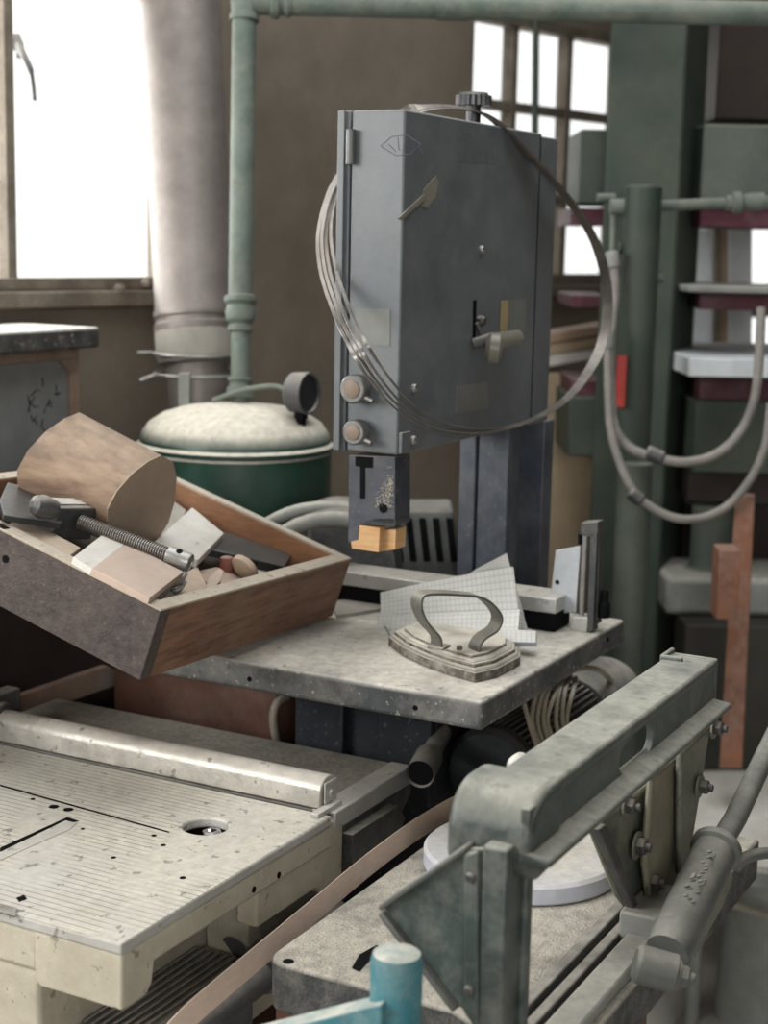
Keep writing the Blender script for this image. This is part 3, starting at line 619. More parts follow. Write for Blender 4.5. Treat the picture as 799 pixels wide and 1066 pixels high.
pt = plate_hole(1.198, 1.62, .925, 1.54, .837, PZ, (hc.x, hc.y), .0275); ptab = pt.build('planer_table', M_planer, pl, bev=.0025)
k = MB(); k.cyl(V(hc.x, hc.y, .80), V(hc.x, hc.y, .812), .04, seg=30); k.build('hole_well', M_black, ptab)
k = MB(); k.lathe(V(hc.x+.008, hc.y-.004, .824), (0, 0, 1), [(.0125, 0), (.0125, .017), (.010, .019), (.006, .019), (.005, .015)], 6); k.lathe(V(hc.x+.008, hc.y-.004, .830), (0, 0, 1), [(.0155, 0), (.0155, .002)], 24); k.build('hex_bolt', M_chrome, ptab)
# side lugs and underside profile
def pv(x, y, v_=.93): return Q(x, y, 'v', v_)
k = MB(); k.prism([V(1.2005, .926, .8365), V(1.2005, .926, .776), V(1.242, .926, .776), V(1.252, .926, .786), V(1.256, .926, .808), V(1.62, .926, .808), V(1.62, .926, .8365)], (0, .03, 0)); k.box(1.2005, 1.235, .950, 1.040, .776, .8365); k.build('apron', M_cream, pl, bev=.003)
k = MB(); k.prism([V(1.455, .928, .843), V(1.455, .928, .765), V(1.585, .928, .765), V(1.62, .928, .745), V(1.655, .928, .76), V(1.655, .928, .84), V(1.62, .928, .843)], (0, .03, 0)); k.build('rear_lug', M_cream, pl, bev=.004)
for x, y in ((264, 926), (290, 911)): MB().lathe(Q(x, y, 'v', .926), (0, -1, 0), [(.004, -.001), (.004, .0006)], 12).build('bolt_hole', M_black, pl)
for x, y, r in ((86, 863, .0025), (170, 880, .003), (190, 914, .0035), (160, 870, .003), (118, 850, .002), (56, 840, .0062), (71, 843, .0062), (34, 832, .003), (118, 893, .003)): MB().lathe(Q(x, y, 'z', PZ), (0, 0, 1), [(r, -.001), (r, .0006)], 16).build('drilled_hole', M_black, pl)
for pts in ([(0, 883), (70, 851), (82, 855), (76, 856), (68, 854), (0, 887)], [(0, 817), (176, 866), (176, 867.2), (0, 818.5)], [(17, 935), (25, 932), (28, 936), (20, 939)]):
    MB().prism([Q(x, y, 'z', PZ) for x, y in pts], (0, 0, .0006)).build('engraved_slot', M_black, pl)
k = MB(); random.seed(5)
k.prism([Q(x, y, 'z', PZ) for x, y in [(0, 889), (70, 856), (80, 857), (72, 864), (0, 896)]], (0, 0, .0008)); k.build('slot_insert', M_alu, pl)
k = MB(); k.prism([Q(x, y, 'z', PZ+.0004) for x, y in [(-20, 945), (16, 955), (17, 946), (-20, 936)]], (0, -.0, .0012)); k.build('scale_plate', M_steeld, pl)
# rear strip table
k = MB(); k.box(1.63, 1.842, .93, 1.54, .825, .848); k.build('rear_table', M_dkdust, pl, bev=.002)
k = MB(); k.box(1.63, 1.842, .926, .96, .826, .850); k.build('rear_table_lip', M_alu, pl, bev=.002)
k = MB(); k.prism([V(1.66, .93, .823), V(1.84, .93, .826), V(1.845, .93, .81), V(1.80, .93, .775), V(1.74, .93, .765), V(1.72, .93, .75), V(1.66, .93, .76)], (0, .06, 0))
k.lathe(V(1.69, .931, .80), (0, -1, 0), [(.004, 0), (.004, .002)], 10); k.prism([V(1.655, .915, .815), V(1.78, .915, .815), V(1.80, .915, .79), V(1.77, .915, .765), V(1.655, .915, .765)], (0, .016, 0)); k.build('end_bracket', M_steeld, pl, bev=.004)
# fence: rounded bar with an end
k = MB(); prof = []
for i in range(25):
    a = pi*(-.05+1.0*i/24); prof.append((1.646+.0205*cos(a), .872+.0185*sin(a)))
prof = [(1.668, .852)] + prof + [(1.624, .852)]
k.hexa([V(u, .945, z) for u, z in prof], [V(u, 1.478, z) for u, z in prof]); fn = k.build('fence', M_silver, pl, sm=40, bev=.002)
k = MB(); k.box(1.632, 1.662, .942, .945, .856, .884); k.build('fence_end_cap', M_alu, fn, bev=.004)
k = MB(); k.box(1.60, 1.66, .933, .945, .85, .856); k.lathe(V(1.645, .945, .868), (0, -1, 0), [(.005, 0), (.005, .006)], 10); k.build('fence_foot', M_alu, fn, bev=.001)
k = MB(); k.box(1.60, 1.69, 1.478, 1.505, .85, .912); k.cyl(V(1.645, 1.47, .875), V(1.645, 1.49, .875), .026); k.build('fence_bracket', M_steeld, pl, bev=.004)
# body and chute
k = MB(); k.box(1.201, 1.60, 1.035, 1.54, 0, .79); k.box(1.201, 1.225, 1.035, 1.54, .79, .8365); k.build('body', M_cream, pl, bev=.006)
k = MB(); k.box(1.24, 1.60, .985, 1.035, .60, .70); k.box(1.5, 1.53, .97, 1.03, .69, .80); k.build('support_rib', M_cream, pl, bev=.003)
k = MB()
x0, x1 = 1.262, 1.49
k.box(x0, x1, .955, 1.06, .60, .705)
for i in range(9): k.box(x0+.006, x1-.006, .965+i*.0105, .970+i*.0105, .705, .7085)
k.tube([V(x0, .945, .688), V(x1, .945, .688)], .020, 20); k.tube([V(x1, .945, .690), V(1.66, .94, .70)], .026, 20); k.tube([V(1.5, .99, .70), V(1.66, .98, .71)], .024, 20)
k.build('chip_chute', M_rubber, pl, bev=.002)

k = MB(); P = [Q(172, 1085, 'v', .885), Q(200, 1055, 'v', .885), Q(262, 1002, 'v', .885), Q(330, 945, 'v', .882), Q(385, 899, 'v', .875), Q(440, 859, 'v', .865), Q(490, 832, 'v', .845), Q(540, 818, 'v', .80)]
k.ribbon(spline(P, 8), (0, .006, .026), .0016); tag(k.build('veneer_strip', M_veneer), 'long pale bent veneer strip running between the cream planer and the mitre trimmer', 'wood strip')
tag(MB().box(1.93, 2.09, 1.20, 1.50, 0, .925).build('brown_box', M_redwood, bev=.002), 'dark red-brown box standing behind the planer and under the drawer', 'box')
tag(MB().prism([Q(x, y, 'v', 1.556) for x, y in [(-30, 738), (105, 692), (132, 706), (-30, 762)]], (0, -.014, 0)).build('plank', M_brownrim, bev=.001), 'brown plank slanting in the shadow behind the silver fence', 'plank')
tag(MB().tube(spline([Q(298, 725, 'v', 1.19), Q(288, 732, 'v', 1.19), Q(284, 748, 'v', 1.19), Q(289, 775, 'v', 1.19), Q(300, 785, 'v', 1.2)], 6), .006, 12).build('bent_hose', M_cable), 'short bent beige hose beside the dark bandsaw stand', 'hose')

#@@TRIMMER
# ================================================================== mitre trimmer in the foreground
BZ = .80
tr = thing('mitre_trimmer', 'green cast-iron mitre trimmer with a long arm above a sawdust-covered bed', 'mitre trimmer', (1.6, .66, .55))
k = MB(); c = []
def arc(cx_, cy_, r, a0, a1, n=8): return [(cx_+r*cos(radians(a0+(a1-a0)*i/n)), cy_+r*sin(radians(a0+(a1-a0)*i/n))) for i in range(n+1)]
outl = arc(1.355, .815, .025, 90, 180)+[(1.33, .62)]+[(1.30, .56), (1.30, .48)]+[(1.95, .478)]+[(1.95, .84)]
k.hexa([V(x, y, .745) for x, y in outl], [V(x, y, BZ) for x, y in outl]); bed = k.build('bed', M_bed, tr, bev=.004, sm=25)
k = MB(); k.lathe(Q(300, 1001, 'z', BZ), (0, 0, 1), [(.006, -.001), (.006, .0006)], 16).build('bed_hole', M_black, bed)
k = MB(); k.prism([Q(x, y, 'z', BZ) for x, y in [(366, 1008), (374, 994), (392, 984), (398, 990), (384, 1001), (374, 1012)]], (0, 0, .0006)); k.build('bed_slot', M_black, bed)
k = MB(); k.box(1.34, 1.60, .53, .83, .45, .745); k.build('bed_skirt', M_redwood, tr)
dc_ = V(1.705, .705, BZ)
k = MB(); k.lathe(dc_, (0, 0, 1), [(.118, .001), (.121, .004), (.121, .022), (.117, .026)], 72); k.build('turntable', M_disc, tr)
k = MB(); k.lathe(dc_+V(.0, -.01, .026), (0, 0, 1), [(.028, 0), (.028, .004), (.02, .006), (.0, .006)], 24); k.build('turntable_boss', M_rust, tr)
# rails
k = MB(); k.box(1.22, 1.66, .548, .562, BZ, .812); k.box(1.22, 1.66, .528, .540, BZ, .812); k.build('dark_rail', M_steeld, tr, bev=.002)
k = MB(); k.box(1.22, 1.62, .488, .520, BZ, .815); k.box(1.56, 1.66, .476, .530, .80, .838); k.build('slide_rail', M_base, tr, bev=.003)
# arm: L-shaped casting with oval hole
AV = .50
def aq(x, y, v_=AV): return Q(x, y, 'v', v_)
u0, u1 = 1.20, 1.795
# front wall polygon with hole, built as upper/lower strips around the oval
def holed_wall(x0, x1, z0, z1, ya, yb, cx_, cz_, rx, rz, n=40):
    bm = bmesh.new(); out = []; inn = []
    for i in range(n):
        a = 2*pi*i/n; dx, dz = cos(a)*rx, sin(a)*rz; sx = dx if abs(dx) > 1e-9 else 1e-9; sz = dz if abs(dz) > 1e-9 else 1e-9
        # stadium-shaped opening
        inn.append((cx_+rx*math.copysign(abs(cos(a))**.75, cos(a)), cz_+rz*math.copysign(abs(sin(a))**.75, sin(a))))
        t = min([w_ for w_ in (((x1-cx_) if dx > 0 else (x0-cx_))/sx if abs(dx) > 1e-9 else 1e9, ((z1-cz_) if dz > 0 else (z0-cz_))/sz if abs(dz) > 1e-9 else 1e9)]); out.append([cx_+dx*t, cz_+dz*t])
    for (X, Z) in ((x0, z0), (x1, z0), (x1, z1), (x0, z1)):
        i = min(range(n), key=lambda i: (out[i][0]-X)**2+(out[i][1]-Z)**2); out[i] = [X, Z]
    R = {}
    for nm, pts, y in (('oa', out, ya), ('ia', inn, ya), ('ob', out, yb), ('ib', inn, yb)): R[nm] = [bm.verts.new((x, y, z)) for x, z in pts]
    for i in range(n):
        j = (i+1) % n
        for a, b in (('ia', 'oa'), ('ob', 'ib'), ('oa', 'ob'), ('ib', 'ia')): bm.faces.new((R[a][i], R[b][i], R[b][j], R[a][j]))
    mb = MB(); mb.bm = bm; return mb
k = holed_wall(1.222, 1.775, 1.020, 1.066, AV, AV+.009, 1.505, 1.042, .052, .0185)
am = k.build('arm_web', M_green, tr, bev=.002)
k = MB(); k.box(1.262, 1.775, AV-.002, AV+.056, 1.063, 1.075); k.build('arm_top_flange', M_green, tr, bev=.004)
k = MB(); k.hexa([V(1.225, AV-.020, 1.014), V(1.785, AV-.020, 1.016), V(1.775, AV+.010, 1.018), V(1.215, AV+.010, 1.018)], [V(1.225, AV-.020, 1.021), V(1.785, AV-.020, 1.023), V(1.775, AV+.008, 1.030), V(1.215, AV+.008, 1.030)]); k.build('arm_lower_flange', M_green, tr, bev=.003)
k = MB(); k.box(1.775, 1.785, AV-.001, AV+.056, 1.024, 1.0745); k.box(1.745, 1.785, AV+.052, AV+.058, 1.045, 1.080); k.box(1.742, 1.748, AV+.03, AV+.058, 1.06, 1.080); k.build('arm_end_wall', M_green, tr, bev=.0025)
k = MB(); prof = []
for i in range(13): a = radians(90+90*i/12); prof.append((1.262+.045*cos(a), 1.031+.045*sin(a)))
prof = [(1.295, 1.076)]+prof+[(1.217, 1.006), (1.245, .992), (1.295, .994)]
k.prism([V(x, AV-.003, z) for x, z in prof], (0, .082, 0)); k.build('arm_knuckle', M_green, tr, bev=.009, seg=4, sm=40)
# near fence bracket
BU = 1.205
def bq(x, y, u=BU): return Q(x, y, 'u', u)
ap, tp, rt, bt2, lo = bq(400, 946), bq(489, 884), bq(506, 884), bq(512, 1075), bq(478, 1048)
k = MB(); k.prism([ap, tp, rt, bt2, lo], (.007, 0, 0)); k.build('fence_bracket', M_green, tr, bev=.001)
k = MB()
def bar(p, q_, w, d, x=-.008):
    t = (q_-p).normalized(); n = V(1, 0, 0).cross(t).normalized()*w
    k.prism([p+V(x, 0, 0), q_+V(x, 0, 0), q_+n+V(x, 0, 0), p+n+V(x, 0, 0)], (d, 0, 0))
bar(ap, tp, -.0055, .03); bar(ap, lo, .0055, .03); k.build('bracket_rim', M_grey, tr, bev=.002)
k = MB(); k.prism([bq(484, 886), bq(500, 884), bq(500, 1075), bq(484, 1050)], (-.006, 0, 0)); k.build('bracket_rib', M_green, tr, bev=.003)
k = MB()
for x, y in ((493, 911), (491, 1028)): k.lathe(bq(x, y)-V(.006, 0, 0), (-1, 0, 0), [(.005, 0), (.005, .002), (.003, .004)], 12)
k.build('bracket_screw', M_steeld, tr)
p0 = bq(508, 884); k = MB(); k.box(BU-.004, 1.245, p0.y-.020, p0.y+.004, .80, p0.z+.004); k.box(BU+.03, 1.25, p0.y-.026, p0.y-.018, .80, p0.z); k.build('fence_post', M_green, tr, bev=.003)
k = MB(); k.box(BU-.002, 1.24, p0.y-.030, p0.y+.07, .79, .82); k.build('bracket_foot', M_plate, tr, bev=.003)
# side plates with bolts hanging from the arm
PV = AV+.012
def pq(x, y, v_=PV): return Q(x, y, 'v', v_)
k = MB(); k.prism([pq(x, y, PV+.018) for x, y in [(616, 862), (700, 800), (706, 905), (697, 930), (655, 948), (645, 935)]], (0, .008, 0)); k.build('side_plate', M_plate, tr, bev=.004)
k = MB(); k.prism([pq(x, y, PV+.016) for x, y in [(614, 862), (622, 856), (658, 946), (652, 948)]], (0, -.010, 0)); k.build('plate_edge', M_steeld, tr, bev=.002)
k = MB(); k.prism([pq(x, y, PV) for x, y in [(679, 812), (712, 786), (713, 860), (704, 925), (676, 935), (672, 900)]], (0, .008, 0)); k.build('side_plate', M_plate2, tr, bev=.004)
k = MB(); k.prism([pq(x, y, PV-.012) for x, y in [(709, 786), (740, 756), (731, 815), (716, 905), (708, 912)]], (0, .008, 0)); k.build('side_plate', M_plate, tr, bev=.004)
def bolt(x, y, v_, r=.0105, d=(0, -1, 0)):
    p = pq(x, y, v_); k = MB(); k.lathe(p, d, [(r*1.5, 0), (r*1.5, .0025)], 22); b_ = k.build('washer', M_plate, tr)
    k = MB(); k.hexhead(p+Vector(d)*.0025, d, r, .009); k.lathe(p+Vector(d)*.010, d, [(r*.5, 0), (r*.5, .006), (r*.4, .007)], 14); k.build('bolt', M_steeld, b_, bev=.0006)
for x, y, v_, r in ((651, 838, PV+.014, .009), (662, 880, PV+.010, .0105), (676, 918, PV+.004, .0105), (727, 818, PV-.016, .009), (742, 757, PV-.014, .009), (712, 915, PV-.012, .010)): bolt(x, y, v_, r)
# pivot bolt behind the knuckle
k = MB(); p = Q(541, 800, 'v', .60); k.lathe(V(p.x, p.y, p.z-.008), (0, 0, 1), [(.014, -.03), (.014, .012), (.0125, .016), (.009, .020), (.004, .024)], 20); k.build('pivot_pin', M_alu, tr)
k = MB(); k.cyl(V(p.x, p.y, .826), V(p.x, p.y, p.z-.04), .012); k.build('pivot_post', M_steeld, tr)
# lever with clamp socket
HV = .452
a = Q(697, 985, 'v', HV); b = Q(746, 882, 'v', HV); c_ = Q(830, 715, 'v', HV-.0)
k = MB(); d_ = (b-a).normalized(); L_ = (b-a).length
k.lathe(a, d_, [(.0225, -.01), (.0245, .004), (.0245, L_*.93), (.0285, L_*.95), (.0285, L_), (.024, L_+.002), (.014, L_+.003)], 32)
hs = k.build('lever_socket', M_grey, tr)
k = MB(); k.tube([b-d_*.01, Q(765, 852, 'v', HV), c_], [.0130, .0130, .0115], 20); k.build('lever_rod', M_grey, tr)
k = MB(); q0 = Q(664, 1003, 'v', HV+.012); q1 = Q(717, 1018, 'v', HV-.035); n = (q1-q0).normalized(); LL = (q1-q0).length
k.lathe(q0, n, [(.015, -.004), (.0195, 0), (.0195, LL*.72), (.015, LL*.74), (.015, LL*.80), (.012, LL*.81)], 26); k.hexhead(q0+n*LL*.80, n, .0115, .010); k.lathe(q0+n*(LL*.8+.009), n, [(.006, 0), (.006, .006), (.004, .008)], 14); k.build('pivot_barrel', M_grey, tr, bev=.0008)
k = MB(); random.seed(2)
for i in range(60):
    x = random.uniform(0, 1); w_ = random.uniform(-1, 1); p = Q(712+x*30+w_*8+6, 938-x*44+w_*10, 'v', HV-.012); r = random.uniform(.001, .002); k.lathe(p, (.3, -1, .3), [(r, -.003), (r, .001), (r*.3, .002)], 6)
o = k.build('cast_lettering', M_steeld, hs); o['kind'] = 'stuff'
k = MB(); k.prism([Q(x, y, 'v', HV+.01) for x, y in [(716, 985), (722, 960), (748, 925), (758, 905), (764, 912), (752, 945), (722, 1000)]], (0, .012, 0)); k.build('cast_rib', M_plate, tr, bev=.003)
k = MB(); k.tube(spline([Q(765, 903, 'v', HV), Q(775, 893, 'v', HV-.01), Q(799, 888, 'v', HV-.03), Q(830, 890, 'v', HV-.05)], 6), .007, 12); k.build('side_arm', M_grey, tr)
k = MB(); k.box(1.56, 1.60, .505, .528, 0, .745); k.build('leg', M_redwood, tr, bev=.002)
for x in (1.38, 1.58):
    for y in (.545, .79): MB().box(x-.02, x+.02, y-.015, y+.025, 0, .56).build('leg', M_cab, tr, bev=.002)
# turquoise vice frame, nearest
tq = thing('turquoise_frame', 'turquoise painted steel frame with a round post in the bottom foreground', 'frame', (1.12, .64, .5))
p = Q(413, 990, 'u', 1.13); k = MB(); k.lathe(V(p.x, p.y, .5), (0, 0, 1), [(.0225, 0), (.0225, p.z-.5-.008), (.0205, p.z-.5-.002), (.015, p.z-.5), (.0, p.z-.5+.001)], 28); k.build('round_post', M_turq, tq)
k = MB(); P = [(414, 1030), (414, 1075), (240, 1120), (240, 1074)]
k.prism([Q(x, y, 'u', 1.13) for x, y in P], (-.03, 0, 0)); k.build('crossbar', M_turq, tq, bev=.002)

#@@BACKGROUND
# ================================================================== left cabinet
cb = thing('cabinet', 'wooden cabinet with a dark worktop and a grey panel covered in black scribble', 'cabinet', (1.8, 2.0, 0))
k = MB(); k.box(1.3, 2.222, 1.75, 1.93, 1.356, 1.392); k.build('worktop', M_counter, cb, bev=.006, seg=3)
k = MB(); k.box(1.3, 2.212, 1.79, 1.92, 1.335, 1.356); k.box(2.188, 2.212, 1.79, 1.92, 1.15, 1.335); k.prism([V(2.188, 1.79, 1.335), V(2.160, 1.79, 1.335), V(2.188, 1.79, 1.31)], (0, .13, 0)); k.box(1.3, 2.212, 1.79, 1.92, 1.12, 1.15); k.build('face_frame', M_brownrim, cb, bev=.002)
k = MB(); k.box(1.3, 2.189, 1.796, 1.83, 1.15, 1.336); pn = k.build('grey_panel', M_panel, cb)
sq = lambda x, y: Q(x, y, 'v', 1.7955)
strokes('marker_scribble', [[(44, 393), (45, 400), (44, 402)], [(32, 412), (38, 406), (42, 407)], [(29, 412), (31, 422), (29, 428)], [(30, 430), (31, 420), (36, 413)], [(31, 418), (36, 424), (41, 423)], [(48, 424), (52, 416), (53, 424), (49, 421), (55, 419)], [(58, 401), (59, 412), (63, 408)], [(56, 410), (62, 410)], [(32, 432), (34, 439), (38, 433)], [(36, 436), (39, 442)], [(45, 436), (43, 444), (48, 450)], [(50, 450), (54, 448), (57, 451), (60, 444)], [(47, 426), (46, 430)]], sq, .0009, M_ink, pn)
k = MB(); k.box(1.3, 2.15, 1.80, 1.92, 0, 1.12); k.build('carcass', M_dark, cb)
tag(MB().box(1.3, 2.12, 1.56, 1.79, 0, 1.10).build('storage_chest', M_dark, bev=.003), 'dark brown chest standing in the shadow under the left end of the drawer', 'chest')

# ------------------------------------------------ air tank with gauge
TD = 2.75
tc_ = D(245, 470, TD); tr_ = .166
tk_ = thing('air_tank', 'green compressed-air tank with a dusty domed lid and pressure gauge', 'tank', V(tc_.x, tc_.y, 0))
zt = D(245, 416, TD).z; zr = D(245, 462, TD).z
k = MB(); k.lathe(V(tc_.x, tc_.y, 0), (0, 0, 1), [(tr_*.9, .12), (tr_, .16), (tr_, zr-.012), (tr_-.004, zr-.008)], 56); k.build('tank_shell', M_tank, tk_)
k = MB(); h = zt-zr; k.lathe(V(tc_.x, tc_.y, zr-.006), (0, 0, 1), [(tr_-.006, 0), (tr_+.005, .002), (tr_+.005, .007), (tr_-.001, .012), (tr_*.975, h*.35), (tr_*.90, h*.58), (tr_*.76, h*.78), (tr_*.55, h*.92), (tr_*.3, h*.99), (.01, h)], 56); k.build('domed_lid', M_tank, tk_)
k = MB()
for a in (0.5, 2.6, 4.7): k.box(tc_.x+cos(a)*tr_*.8-.015, tc_.x+cos(a)*tr_*.8+.015, tc_.y+sin(a)*tr_*.8-.015, tc_.y+sin(a)*tr_*.8+.015, 0, .2)
k.build('tank_foot', M_tank, tk_)
gt = D(313, 409, TD-.08); k = MB(); gn = V(-.35, -.93, .0); gn = (X0*.88-FW0*.5).normalized()
k.lathe(gt-gn*.018, gn, [(.030, 0), (.034, .004), (.036, .03), (.036, .036), (.032, .036), (.031, .030)], 30)
gg = k.build('pressure_gauge', M_rubber, tk_)
k = MB(); k.lathe(gt+gn*.012, gn, [(.031, 0), (.031, .001)], 28); k.build('gauge_dial', M_darkst, gg)
k = MB(); b = D(313, 443, TD-.08); k.cyl(b, gt-V(0, 0, .03), .0085); k.lathe(b+V(0, 0, .012), (0, 0, 1), [(.012, 0), (.012, .012)], 6); k.build('gauge_stem', M_black, gg)
k = MB(); k.tube(spline([D(222, 417, TD), D(250, 407, TD-.02), D(285, 402, TD-.04), D(302, 410, TD-.06)], 5), .0045, 8); k.build('capillary', M_pipe, tk_)
# vertical pipe and horizontal pipe
pp = thing('air_pipe', 'pale green pipe rising from the tank and turning along the top', 'pipe', D(251, 415, TD+.02))
k = MB(); k.tube([D(250, 420, TD+.02), D(250, 340, TD+.02)], .0165, 24)
k.tube([D(250, 312, TD+.02), D(254, 10, TD+.02)], .021, 24); k.build('riser', M_pipe, pp)
k = MB(); A_, B_ = D(250, 420, TD+.02), D(254, 10, TD+.02); n = (B_-A_).normalized(); T0 = D(250, 346, TD+.02)
k.lathe(T0, n, [(.019, 0), (.022, .003), (.022, .012), (.018, .014), (.025, .022), (.027, .035), (.024, .047), (.026, .050), (.029, .054), (.029, .062), (.022, .066)], 26); k.build('union_fitting', M_pipe, pp)
k = MB(); k.lathe(D(250, 414, TD+.02), n, [(.024, 0), (.024, .018), (.019, .020), (.019, .028), (.023, .030), (.023, .036)], 26); k.build('tank_fitting', M_pipe, pp)
k = MB(); k.lathe(D(254, 22, TD+.02), n, [(.026, 0), (.026, .010), (.023, .012), (.025, .05), (.02, .06)], 26); k.build('elbow_fitting', M_pipe, pp)
k = MB(); h0 = D(254, 2, TD+.02); h1 = D(830, 15, 2.85); n = (h1-h0).normalized()
k.tube([h0, h1], .022, 24); k.lathe(h0+n*.045, n, [(.024, 0), (.028, .004), (.028, .014), (.024, .018)], 24); k.lathe(h0+n*.07, n, [(.024, 0), (.026, .004), (.024, .012)], 24)
k.lathe(D(455, 7, TD+.05), n, [(.023, 0), (.024, .004), (.024, .05), (.023, .054)], 24); k.build('cross_pipe', M_pipe, pp)
# duct
k = MB(); A_, B_ = D(207, 430, 2.96), D(184, -60, 2.96); n = (B_-A_).normalized(); L_ = (B_-A_).length
du = thing('exhaust_duct', 'leaning grey round duct in front of the bright left window', 'duct', A_)
pz = lambda y: ((430-y)/490)*L_
k.lathe(A_, n, [(.058, 0), (.058, pz(380)), (.073, pz(378)), (.073, pz(346)), (.076, pz(344)), (.076, pz(338)), (.073, pz(336)), (.073, pz(332)), (.076, pz(330)), (.076, pz(325)), (.073, pz(322)), (.077, L_)], 44); k.build('duct_tube', M_duct, du)
k = MB()
for y0 in (368, 389):
    c = A_+n*pz(y0); k.tube([c+(X0*cos(t)+FW0*sin(t))*.079 for t in [2*pi*i/28 for i in range(28)]], .003, 8, closed=True)
c = A_+n*pz(367); k.tube([c-X0*.079-FW0*.02, c-X0*.105-FW0*.03], .003, 8); c = A_+n*pz(389); k.tube([c-X0*.07-FW0*.03, c-X0*.10-FW0*.04+V(0, 0, -.012)], .004, 8)
k.build('wire_clip', M_steel, du)
k = MB(); k.lathe(A_+n*pz(373), n, [(.075, 0), (.0755, .002), (.0755, .05), (.075, .052)], 40); k.build('cloth_patch', M_greyb, du)
c = D(192, 400, 2.87); k = MB(); k.box(-.01, .01, -.01, .01, 0, .08, lambda x, y, z: c+X0*x+FW0*y+Z0*(z-.06)); k.build('duct_strap', M_base, du)

# grey louvred machine behind
lm = thing('louvred_compressor', 'grey compressor housing with a louvred grille behind the bandsaw table', 'compressor', V(D(400, 600, 2.6).x, D(400, 600, 2.6).y, 0))
k = MB(); A_ = D(335, 575, 2.95)
for r0, r1, y in ((.115, .125, 0), (.085, .095, .03)):
    pass
def onarc(cx_, cy_, r, dep, a0, a1, n=16): return [D(cx_+r*cos(radians(a)), cy_-r*sin(radians(a))*.72, dep) for a in [a0+(a1-a0)*i/n for i in range(n+1)]]
k.tube(onarc(338, 590, 86, 2.50, 175, 60), .010, 12); k.tube(onarc(346, 592, 72, 2.47, 175, 60), .012, 12); k.build('guard_ring', M_base, lm)
k = MB(); k.lathe(D(352, 592, 2.50), FW0, [(.09, 0), (.10, .01), (.10, .10), (.09, .11)], 40); k.build('belt_housing', M_steeld, lm)
k = MB(); lo = lambda x, y, d_: D(x, y, d_)
k.prism([lo(398, 531, 2.66), lo(472, 531, 2.66), lo(485, 605, 2.66), lo(395, 605, 2.66)], FW0*.12); k.build('grille_box', M_grey, lm, bev=.006)
for i in range(5):
    x = 408+i*14; k = MB(); k.prism([lo(x, 540, 2.65), lo(x+7, 540, 2.65), lo(x+12, 585, 2.65), lo(x+5, 585, 2.65)], FW0*.02); k.build('louvre', M_black, lm, bev=.002)
k = MB(); k.box(-.11, .07, 0, .13, 0, .93, lambda x, y, z: V(D(415, 600, 2.62).x, D(415, 600, 2.62).y, 0)+X0*x+FW0*y+Z0*z); k.build('compressor_base', M_dark, lm)
k = MB(); p = D(322, 548, 2.48); k.tube([p+V(0, 0, -.02), p+V(0, 0, .015)], .004, 8); k.tube([p+X0*-.012, p+X0*.012], .004, 8); k.build('wing_screw', M_base, lm)

tag(MB().tube([D(558, -10, 3.86), D(555, 330, 3.86)], .009, 12).build('conduit', M_press), 'thin dark green conduit running down in front of the right window', 'pipe')
# ------------------------------------------------ green press
pr_ = thing('green_press', 'large dark green press with hoses and maroon striped beams', 'press', V(*D(680, 700, 3.4)[:2], 0))
PD = 3.3
def PB(mb, x0, x1, y0, y1, d0, d1):   # box facing the view, between depths d0 and d1 (front rectangle from the sight lines)
    a = [D(x0, y1, d0), D(x1, y1, d0), D(x1, y0, d0), D(x0, y0, d0)]
    for p in a: pass
    X = X0; k0 = D(x0, y1, d0); W = (D(x1, y1, d0)-D(x0, y1, d0)).length; H = D(x0, y0, d0).z-D(x0, y1, d0).z
    g = lambda x, y, z: k0+X*x+FW0*y+Z0*z
    mb.box(0, W, 0, d1-d0, 0, H, g); return mb
def cpt(x, y, d): p = D(x, y, d); return p
cl0 = D(634, 60, PD); cl1 = D(714, 60, PD); cl2 = D(737, 60, PD+.22)
k = MB(); q3 = cl0+(cl2-cl1)
k.hexa([V(p.x, p.y, 0) for p in (cl0, cl1, cl2, q3)], [V(p.x, p.y, 2.9) for p in (cl0, cl1, cl2, q3)]); k.build('column', M_press, pr_, bev=.006)
k = MB(); PB(k, 602, 634, 135, 212, PD+.15, PD+.4); k.build('beam_end', M_press, pr_, bev=.004)
k = MB(); PB(k, 728, 860, 130, 214, PD+.1, PD+.5); k.build('upper_beam', M_pressp, pr_, bev=.004)
for i, (a, b) in enumerate(((214, 236), (305, 322), (393, 416))):
    k = MB(); PB(k, 728, 870, a, b, PD+.12, PD+.45); k.build('maroon_stripe', M_maroon, pr_, bev=.002)
    k = MB(); PB(k, 594, 634, a+2, b-2, PD+.17, PD+.45); k.build('maroon_stripe', M_maroon, pr_, bev=.002)
k = MB(); PB(k, 720, 870, 416, 492, PD+.1, PD+.5); PB(k, 590, 634, 412, 475, PD+.15, PD+.5); k.build('lower_beam', M_press, pr_, bev=.004)
k = MB(); PB(k, 716, 870, 372, 392, PD-.05, PD+.5); k.build('platen', M_whitem, pr_, bev=.003)
k = MB(); PB(k, 716, 870, 298, 304, PD+.0, PD+.4); k.build('platen_edge', M_base, pr_, bev=.002)
k = MB(); PB(k, 716, 870, 492, 520, PD+.15, PD+.5); k.build('lower_crosshead', M_dark, pr_)
k = MB(); a = D(657, 470, PD-.1); k.lathe(V(a.x, a.y, D(657, 470, PD-.1).z), (0, 0, 1), [(.034, 0), (.036, .01), (.036, D(657, 197, PD-.1).z-a.z), (.030, D(657, 197, PD-.1).z-a.z+.006)], 28)
cy = k.build('cylinder', M_press, pr_)
k = MB(); k.lathe(D(655, 610, PD-.1), (0, 0, 1), [(.034, -1.0), (.034, .25)], 22); k.build('cylinder_rod', M_pressp, pr_)
